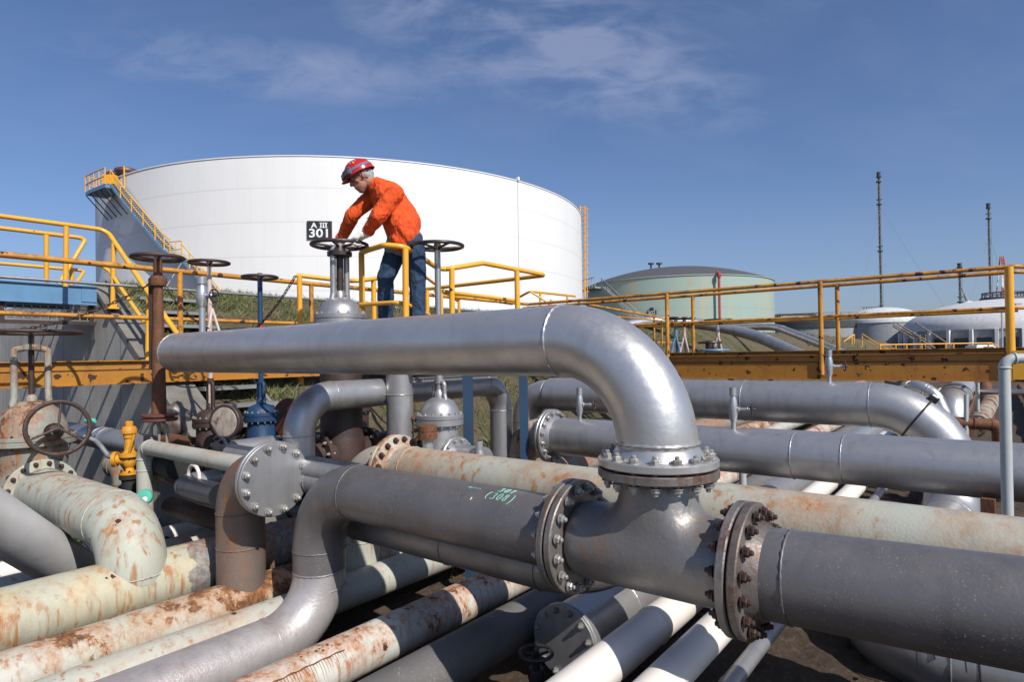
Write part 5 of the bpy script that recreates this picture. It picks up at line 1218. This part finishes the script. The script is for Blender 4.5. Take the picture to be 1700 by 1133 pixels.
# far yellow stairs and walkways
railpx('far_railing', 'small yellow railings of the distant walkway at right', [[(1460, 573, 44), (1647, 570, 44), (1668, 586, 44)], [(1432, 555, 50), (1460, 574, 46), (1490, 588, 44)], [(1400, 568, 48), (1418, 556, 50)]],
       [[(1460, 581, 44), (1650, 579, 44)], [(1432, 562, 50), (1480, 590, 44)]],
       [((x, y0, 44), (x, 590, 44)) for x, y0 in ((1461, 573), (1487, 573), (1505, 573), (1530, 572), (1570, 572), (1583, 572), (1641, 571))] + [((1431, 555, 50), (1431, 576, 50)), ((1414, 558, 50), (1414, 573, 50)), ((1418, 556, 50), (1418, 572, 50))], .05, 'yellow', rb=.2)
railpx('far_stair', 'brown steel stair descending in front of the far grey tanks', [[(1482, 538, 80), (1552, 578, 76)], [(1520, 536, 80), (1580, 575, 76)], [(1490, 538, 80), (1545, 570, 76)]], [[(1482, 542, 80), (1548, 582, 76)]],
       [((1527, 556, 79), (1527, 588, 79)), ((1536, 556, 79), (1536, 588, 79))], .09, 'rust_pale')
bx = D(1628, 581, 60); t = thing('white_van', 'small white boxy vehicle parked in the far yard', 'van', Vector((bx.x, bx.y, bx.z - .8)))
mb = MB(); mb.box(bx, Vector((1, 0, 0)), Vector((0, 1, 0)), UP, 1.9, 1.5, .75); mb.box(bx + UP * .42, Vector((1, 0, 0)), Vector((0, 1, 0)), UP, 1.6, 1.3, .12); build(mb, 'body', 'far_white', t, smooth=False)
mb = MB(); mb.box(bx + Vector((.2, -.76, .15)), Vector((1, 0, 0)), Vector((0, 1, 0)), UP, 1.0, .03, .25); build(mb, 'window', 'glass_dark', t, smooth=False)
for s in (-1, 1): mb = MB(); mb.lathe([(.3, -.1), (.3, .1)], bx + Vector((s * .55, -.7, -.5)), Vector((0, 1, 0)), 16); build(mb, 'wheel', 'black', t)
lp = D(1664, 575, 46); t = thing('street_lamp', 'thin grey lamp post with a bent arm near the right edge', 'lamp post', lp - UP * 1)
mb = MB(); mb.tube(fillet([lp - UP * 1, D(1663, 510, 46), D(1690, 505, 46)], .5, 5)[0], .06, 6); build(mb, 'pole', 'pale_post', t)
mb = MB(); mb.box(D(1690, 505, 46), Vector((1, 0, 0)), Vector((0, 1, 0)), UP, .5, .2, .1); build(mb, 'lamp_head', 'far_grey', t, smooth=False)
for i, (x0, x1, y0, y1, d, lb) in enumerate(((1288, 1345, 523, 533, 150, 'grey roofline slab behind the green tank'), (1518, 1572, 540, 600, 135, 'low grey shed between the kiosk and the domed building'), (-400, 20, 588, 612, 300, 'low dark building far off at the left edge'))):
    a = D(x0, y1, d); b = D(x1, y0, d); c = (a + b) / 2; mb = MB(); mb.box(Vector((c.x, c.y, b.z / 2)), Vector((1, 0, 0)), Vector((0, 1, 0)), UP, b.x - a.x, 6, b.z)
    t = thing('shed', lb, 'building', Vector((c.x, c.y, 0))); build(mb, 'wall', 'far_grey', t, smooth=False)
    mb = MB(); mb.box(Vector((c.x, c.y, b.z + .1)), Vector((1, 0, 0)), Vector((0, 1, 0)), UP, b.x - a.x + .6, 6.6, .2); build(mb, 'roof', 'roof', t, smooth=False)

# ------------------------------------------------------------------ marker writing on the pipes
def strokes(name, label, C0, ax, R, s0, th0, h, w, chars, m, par, rr=.0028):
    """ax: text direction; th0: angle above the -A side"""
    mb = MB(); x = s0
    for ch in chars:
        for st in GL[ch]:
            P = []
            for k in range(len(st) - 1):
                for f_ in (0, .33, .66): P.append((st[k][0] + (st[k + 1][0] - st[k][0]) * f_, st[k][1] + (st[k + 1][1] - st[k][1]) * f_))
            P.append(st[-1])
            mb.tube([C0 + ax * (x + w * px_ + .25 * h * py_) + (-A * math.cos(th0 + py_ * h / R) + UP * math.sin(th0 + py_ * h / R)) * (R + .0005) for px_, py_ in P], rr, 5)
        x += w * 1.35
    return build(mb, name, m, par)
circ = lambda cx, cy, rx, ry, a0=0, a1=360, n=10: [(cx + rx * math.cos(R_(a0 + (a1 - a0) * k / n)), cy + ry * math.sin(R_(a0 + (a1 - a0) * k / n))) for k in range(n + 1)]
GL = {'(': [circ(.9, .5, .6, .62, 110, 250, 6)], ')': [circ(.1, .4, .7, .75, 70, -70, 6)], '3': [circ(.45, .75, .35, .25, 150, -90, 6) + circ(.45, .27, .4, .25, 90, -150, 7)],
      '0': [circ(.5, .5, .35, .5)], '8': [circ(.5, .77, .25, .23), circ(.5, .27, .32, .27)], '1': [[(.2, .7), (.5, 1), (.5, 0)]], '-': [[(0, .4), (1, .45)], [(0, .4), (.25, .65)], [(0, .4), (.25, .15)]],
      '9': [circ(.45, .7, .3, .28) + [(.75, .7), (.6, 0)]]}
def s_at(px, P0, ax):   # distance along ax from P0 where the line shows at px
    lo = None
    for i in range(-4000, 4000):
        P = P0 + ax * i * .001; l = camR.transposed() @ (P - CAM)
        if l.z < 0:
            x = 850 + F * l.x / -l.z
            if lo is None or abs(x - px) < lo[0]: lo = (abs(x - px), i * .001)
    return lo[1]
base = V(.33, 3.45, -1.01)
s_ = s_at(824, base, -B)
strokes('marker_writing', None, base, -B, .203, s_, R_(52), .055, .033, '(308)', 'chalk', FL)
strokes('marker_writing', None, base, -B, .203, s_ + .055, R_(72), .05, .033, '301', 'chalk', FL)
strokes('marker_arrow', None, base, -B, .203, s_at(789, base, -B), R_(68), .03, .10, '-', 'chalk', FL)
strokes('marker_writing', None, R0, -B, .203, s_at(1375, R0, -B), R_(79), .045, .034, '908', 'chalk', FR, .0018)
strokes('marker_fleck', None, base, -B, .203, s_at(806, base, -B), R_(44), .018, .01, '1', 'chalk_white', FL, .003)

# black drips on the silver bend at bottom right
mb = MB(); pc_ = k3; random.seed(3)
for i in range(9):
    s = -.12 + i * .055 + random.uniform(-.01, .01); Lg = random.uniform(.10, .34); th = R_(random.uniform(35, 60)); w_ = random.uniform(.003, .009)
    for base_, ax_ in ((k3 - B * .42, -B),):
        P = [base_ + ax_ * s * 1.3 + (-A * math.cos(th - j * Lg / 8 / .262) + UP * math.sin(th - j * Lg / 8 / .262)) * .2625 + ax_ * .02 * j / 8 for j in range(9)]
        mb.tube(P, [w_ * (1 - .5 * j / 8) for j in range(9)], 6)
build(mb, 'paint_drip', 'black', M2)

# rust scar with runs on the streaked white low pipe
L5.data  # the pipe
q5, z5, R5 = -3.61, -2.1, .162
def on5(p, th): return PQ(p, q5, z5) + (-B * math.cos(th) + UP * math.sin(th)) * (R5 + .0008)
random.seed(11); mb = MB(); pts = [on5(2.05 + i * .03, R_(48) + .02 * math.sin(i * 1.7)) for i in range(19)]
mb.tube(pts, [.0035 + .0025 * abs(math.sin(i * 2.1)) for i in range(19)], 6)
for i in range(26):
    p = 2.05 + i * .021; Lg = random.uniform(.2, .75); mb.tube([on5(p + .01 * j / 6, R_(47) - Lg * j / 6) for j in range(7)], [.0022 * (1 - .12 * j) for j in range(7)], 4)
build(mb, 'rust_scar', 'rust', L5)
for (p0, th0, n_) in ((1.75, 62, 9), (2.45, 75, 7), (1.45, 50, 8)):
    mb = MB()
    for i in range(n_):
        c = on5(p0 + random.gauss(0, .05), R_(th0 + random.gauss(0, 9))); mb.ico(c, random.uniform(.006, .016), 1, (1, 1, .35))
    build(mb, 'rust_scab', 'rust', L5)
# ------------------------------------------------------------------ the worker
KS = 6.1 / 5.6
def capsule(mb, a, ra, b, rb, sub=2, fl=None):
    bm = bmesh.new(); vs = []
    for c, r in ((a, ra * KS), (b, rb * KS)):
        ret = bmesh.ops.create_icosphere(bm, subdivisions=sub, radius=r)
        for v in ret['verts']: v.co += c
    ret = bmesh.ops.convex_hull(bm, input=bm.verts)
    dead = [g for g in ret['geom_interior'] + ret['geom_unused'] if isinstance(g, bmesh.types.BMVert)]
    bmesh.ops.delete(bm, geom=list(set(dead)), context='VERTS')
    bm.verts.ensure_lookup_table(); bm.verts.index_update()
    mb.add([v.co.copy() for v in bm.verts], [tuple(v.index for v in f.verts) for f in bm.faces]); bm.free()
man = thing('person', 'worker in orange jacket, jeans and red helmet leaning over the black valve wheel', 'worker', D(665, 585, 6.1))
MD = 6.1; SC = 6.1 / 5.6; _D = D
def D(px, py, d): return _D(px, py, d * SC)
_cap = None
Hd = D(600, 294, 5.6)
fwd = (camR @ Vector((-.80, -.46, .22))).normalized(); upv = (camR @ Vector((-.46, .86, .1))); upv = (upv - fwd * upv.dot(fwd)).normalized(); sd_ = fwd.cross(upv).normalized()  # side
if (sd_.dot(Vector((0, -1, 0)))) < 0: side = -sd_
else: side = sd_
def HP(f, s, u): return Hd + (fwd * f + side * s + upv * u) * SC
mb = MB(); rotH = Matrix((fwd, side, upv)).transposed()
mb.ico(HP(0, 0, .02), SC, 3, (.100, .080, .105), rotH)
capsule(mb, HP(.030, 0, -.06), .062, HP(.055, 0, -.100), .036)          # jaw, chin
capsule(mb, HP(.06, .0, -.02), .045, HP(.065, 0, -.07), .038)
capsule(mb, HP(.092, 0, .015), .012, HP(.116, 0, -.028), .0165)         # nose
capsule(mb, HP(.088, -.013, -.072), .012, HP(.088, .013, -.072), .012)   # mouth
capsule(mb, HP(.082, -.03, .035), .014, HP(.082, .03, .035), .014)       # brow
for s in (-1, 1):
    capsule(mb, HP(-.012, s * .080, .012), .018, HP(-.004, s * .082, -.022), .011)   # ear
    capsule(mb, HP(.060, s * .042, -.015), .022, HP(.05, s * .045, -.03), .02)       # cheek
neck0 = HP(-.03, 0, -.06); nb_ = D(632, 312, 5.62)
capsule(mb, neck0, .058, nb_, .066)
remesh(mb, 'body', 'skin', man, voxel=.006, it=3)
for s in (-1, 1):
    mb = MB(); mb.ico(HP(.083, s * .031, .012), .011, 2); build(mb, 'eye', 'sign_white', man)
mb = MB()
for _ in range(1):
    capsule(mb, HP(-.06, 0, .0), .062, HP(-.045, 0, -.04), .052)
    for s in (-1, 1): capsule(mb, HP(-.03, s * .060, .02), .026, HP(-.035, s * .058, -.02), .022); capsule(mb, HP(.01, s * .078, .03), .008, HP(.01, s * .078, .0), .007)
remesh(mb, 'hair', 'hair', man, voxel=.006, it=2, disp=.004, dscale=60)
# spectacles
mb = MB()
for s in (-1, 1):
    mb.ring(HP(.098, s * .032, .008), fwd, .022, .002, 24, 6); mb.tube([HP(.095, s * .054, .014), HP(.05, s * .078, .014), HP(-.01, s * .086, .014)], .002, 6)
build(mb, 'spectacles', 'black', man)
# helmet
mb = MB(); hc = HP(-.005, 0, .035); prof = []
u2 = upv
N1, N2 = 40, 14; vs = []
for j in range(N2 + 1):
    a = j / N2 * math.pi / 2
    for k in range(N1):
        b = 2 * math.pi * k / N1; cx_ = math.cos(b); sx_ = math.sin(b); rr = math.cos(a) if j < N2 else .001
        vs.append(hc + fwd * cx_ * .140 * SC * rr + side * sx_ * .118 * SC * rr + u2 * (math.sin(a) * .128 * SC + (.007 if abs(sx_) < .18 and j > 2 else 0)))
mb.add(vs, [(j * N1 + k, j * N1 + (k + 1) % N1, (j + 1) * N1 + (k + 1) % N1, (j + 1) * N1 + k) for j in range(N2) for k in range(N1)])
# rim and peak
rim = [hc + fwd * math.cos(2 * math.pi * k / 48) * SC * (.143 + .045 * max(0, math.cos(2 * math.pi * k / 48)) ** 2) + side * math.sin(2 * math.pi * k / 48) * .121 * SC - u2 * (.004 + .014 * max(0, math.cos(2 * math.pi * k / 48)) ** 2) for k in range(48)]
inn = [hc + fwd * math.cos(2 * math.pi * k / 48) * .134 * SC + side * math.sin(2 * math.pi * k / 48) * .112 * SC + u2 * .004 for k in range(48)]
mb.add(rim + inn, [(k, (k + 1) % 48, 48 + (k + 1) % 48, 48 + k) for k in range(48)])
mb.tube(rim, .005, 6, closed=True)
HM = build(mb, 'helmet', 'helmet', man, ang=60)
# goggles on the front of the helmet
def onh(b, z, off): return hc + SC * (fwd * math.cos(b) * (.140 * math.sqrt(max(0, 1 - (z / .128) ** 2)) + off) + side * math.sin(b) * (.118 * math.sqrt(max(0, 1 - (z / .128) ** 2)) + off) + u2 * z)
mb = MB(); vs = []; nb2 = 20
for j, (z, off) in enumerate(((.005, .018), (.012, .036), (.045, .036), (.060, .014))):
    for k in range(nb2 + 1): b = -1.0 + 2.0 * k / nb2; vs.append(onh(b, z, off * (1 if 0 < k < nb2 else .3)))
mb.add(vs, [(j * (nb2 + 1) + k, j * (nb2 + 1) + k + 1, (j + 1) * (nb2 + 1) + k + 1, (j + 1) * (nb2 + 1) + k) for j in range(3) for k in range(nb2)])
gg = build(mb, 'goggles', 'lens', HM)
mb = MB()
for z in (.004, .061): mb.tube([onh(-1.0 + 2.0 * k / 20, z, .02) for k in range(21)], .004, 6)
mb.tube([onh(1.0, .004, .014), onh(1.0, .061, .014)], .005, 6); mb.tube([onh(-1.0, .004, .014), onh(-1.0, .061, .014)], .005, 6); build(mb, 'goggle_frame', 'strap', HM)
mb = MB(); vs = []
for k in range(33):
    b = 1.0 + (2 * math.pi - 2.0) * k / 32; zc_ = .034 + .010 * math.sin(k / 32 * math.pi)
    vs += [onh(b, zc_ - .011, .003), onh(b, zc_ + .011, .003)]
mb.add(vs, [(2 * k, 2 * k + 1, 2 * k + 3, 2 * k + 2) for k in range(32)]); build(mb, 'goggle_strap', 'strap', HM)
mb = MB()
for s in (-1, 1):
    for k in range(1): mb.ico(onh(1.35 * s, .088, .002), .014, 1, (1, 1, 1))
build(mb, 'sticker', 'decal_y', HM)
mb = MB()
for s in (-1, 1): mb.ico(onh(1.05 * s, .096, .002), .009, 1); mb.ico(onh(1.6 * s, .10, .002), .008, 1)
build(mb, 'sticker', 'decal_b', HM)
# jacket
shN = D(655, 322, 5.42); shF = D(622, 322, 5.76); elN = D(627, 360, 5.36); elF = D(585, 358, 5.72); _W = Vector((V1.location.x, V1.location.y, CAMZ + 1.12))
wrNg = _W + Vector((math.cos(-.25), math.sin(-.25), 0)) * .285 + Vector((.035, -.07, .095)); wrFg = _W + Vector((math.cos(2.0), math.sin(2.0), 0)) * .27 + Vector((.045, .03, .10))
wrN = wrNg + (elN - wrNg).normalized() * .06; wrF = wrFg + (elF - wrFg).normalized() * .06
mb = MB()
capsule(mb, D(640, 325, 5.50), .110, D(634, 325, 5.70), .110); capsule(mb, D(644, 328, 5.58), .150, D(668, 372, 5.58), .170)
capsule(mb, D(668, 372, 5.50), .135, D(674, 392, 5.50), .125); capsule(mb, D(660, 372, 5.68), .13, D(664, 392, 5.68), .12)
capsule(mb, shN, .085, elN, .070); capsule(mb, elN, .070, wrN, .052); capsule(mb, shF, .08, elF, .066); capsule(mb, elF, .066, wrF, .050)
capsule(mb, D(634, 312, 5.60), .085, D(640, 330, 5.55), .11)
capsule(mb, D(668, 398, 5.50), .115, D(672, 400, 5.65), .105)
JK = remesh(mb, 'jacket', 'orange', man, voxel=.011, it=5, disp=.008, dscale=5, fine=.003)
mb = MB()
for c, a in ((wrN, (wrN - elN)), (wrF, (wrF - elF))):
    n = a.normalized(); mb.lathe([(.052, -.035), (.060, -.03), (.062, .0), (.056, .004), (.040, .002)], c + n * .045, n, 24)
build(mb, 'cuff', 'orange', JK)
# collar
mb = MB(); cN = (D(640, 320, 5.6) - HP(-.02, 0, -.07)).normalized(); cp = D(624, 309, 5.6)
ringp = []; uu, ww, _ = basis(cN)
vs = []
for j, (r, h) in enumerate(((.078, .03), (.074, -.035), (.088, -.028), (.095, .03))):
    for k in range(28):
        a = 2 * math.pi * (k + .5) / 29 + 2.2; vs.append(cp + cN * h + (uu * math.cos(a) + ww * math.sin(a)) * r)
mb.add(vs, [(j * 28 + k, j * 28 + k + 1, (j + 1) * 28 + k + 1, (j + 1) * 28 + k) for j in range(3) for k in range(27)]); build(mb, 'collar', 'orange', JK)
mb = MB(); fr0 = D(622, 322, 5.50)
pass
mb = MB(); capsule(mb, D(617, 364, 5.6), .028, D(630, 368, 5.55), .03); build(mb, 'pouch', 'black', man)
mb = MB(); mb.bar(D(609, 362, 5.50), D(619, 363, 5.45), .008, .012); build(mb, 'pen', 'yellow', man)
# shirt hem and trousers
mb = MB(); capsule(mb, D(682, 399, 5.58), .120, D(664, 404, 5.60), .125); capsule(mb, D(684, 396, 5.52), .085, D(650, 411, 5.6), .07); remesh(mb, 'shirt', 'shirt', man, voxel=.012, it=4, disp=.006)
mb = MB()
hp = D(674, 405, 5.6); capsule(mb, D(682, 402, 5.52), .115, D(662, 405, 5.68), .115)
kF = D(640, 462, 5.62); kN = D(693, 465, 5.52)
capsule(mb, D(660, 412, 5.66), .105, kF, .078); capsule(mb, kF, .076, D(641, 572, 5.78), .068)
capsule(mb, D(686, 412, 5.52), .108, kN, .078); capsule(mb, kN, .076, D(694, 572, 5.55), .068)
remesh(mb, 'trousers', 'denim', man, voxel=.011, it=4, disp=.006, dscale=6, fine=.003)
for a, d in ((641, 5.78), (694, 5.55)):
    mb = MB(); p = D(a, 580, d); capsule(mb, p, .05, p + Vector((-.16, -.03, -.015)), .042); remesh(mb, 'boot', 'boot', man, voxel=.01, it=2)
# gloves with fingers round the rim
WC = Vector((V1.location.x, V1.location.y, CAMZ + 1.12)); WRr = .268; KS = 1.18
def glove(wr, ang0, nm='glove'):
    """hand gripping the wheel rim near angle ang0 (radians in plan), coming from wrist wr"""
    t_ = Vector((-math.sin(ang0), math.cos(ang0), 0)); ra = Vector((math.cos(ang0), math.sin(ang0), 0)); rim = WC + ra * WRr
    pc = rim + ra * .008 + UP * .034; mb = MB(); out = (wr - pc); out.normalize()
    capsule(mb, wr, .042, wr.lerp(pc, .5), .036)
    for k in range(4):
        o = (k - 1.5) * .024; capsule(mb, wr.lerp(pc, .35) + t_ * o * .7, .024, pc + t_ * o, .0185)
    for k in range(4):
        o = (k - 1.5) * .026; ln = (.88, 1.05, 1.0, .8)[k]; p0 = pc + t_ * o; p1 = p0 - ra * .034 * ln - UP * .012; p2 = p1 - ra * .004 - UP * .040 * ln; p3 = p2 + ra * .030 * ln - UP * .010
        capsule(mb, p0, .0175, p1, .016, 1); capsule(mb, p1, .016, p2, .0145, 1); capsule(mb, p2, .0145, p3, .013, 1)
    tp = wr.lerp(pc, .45) - t_ * .036; q1 = tp - t_ * .018 - UP * .026 - ra * .01; q2 = q1 - UP * .034 - ra * .028
    capsule(mb, tp, .022, q1, .018, 1); capsule(mb, q1, .018, q2, .015, 1)
    mb.lathe([(.050, -.004), (.054, .0), (.054, .03), (.048, .034)], wr, out, 20)
    return remesh(mb, nm, 'glove', man, voxel=.005, it=2)
glove(wrNg, -.62); glove(wrFg, 2.0)
D = _D
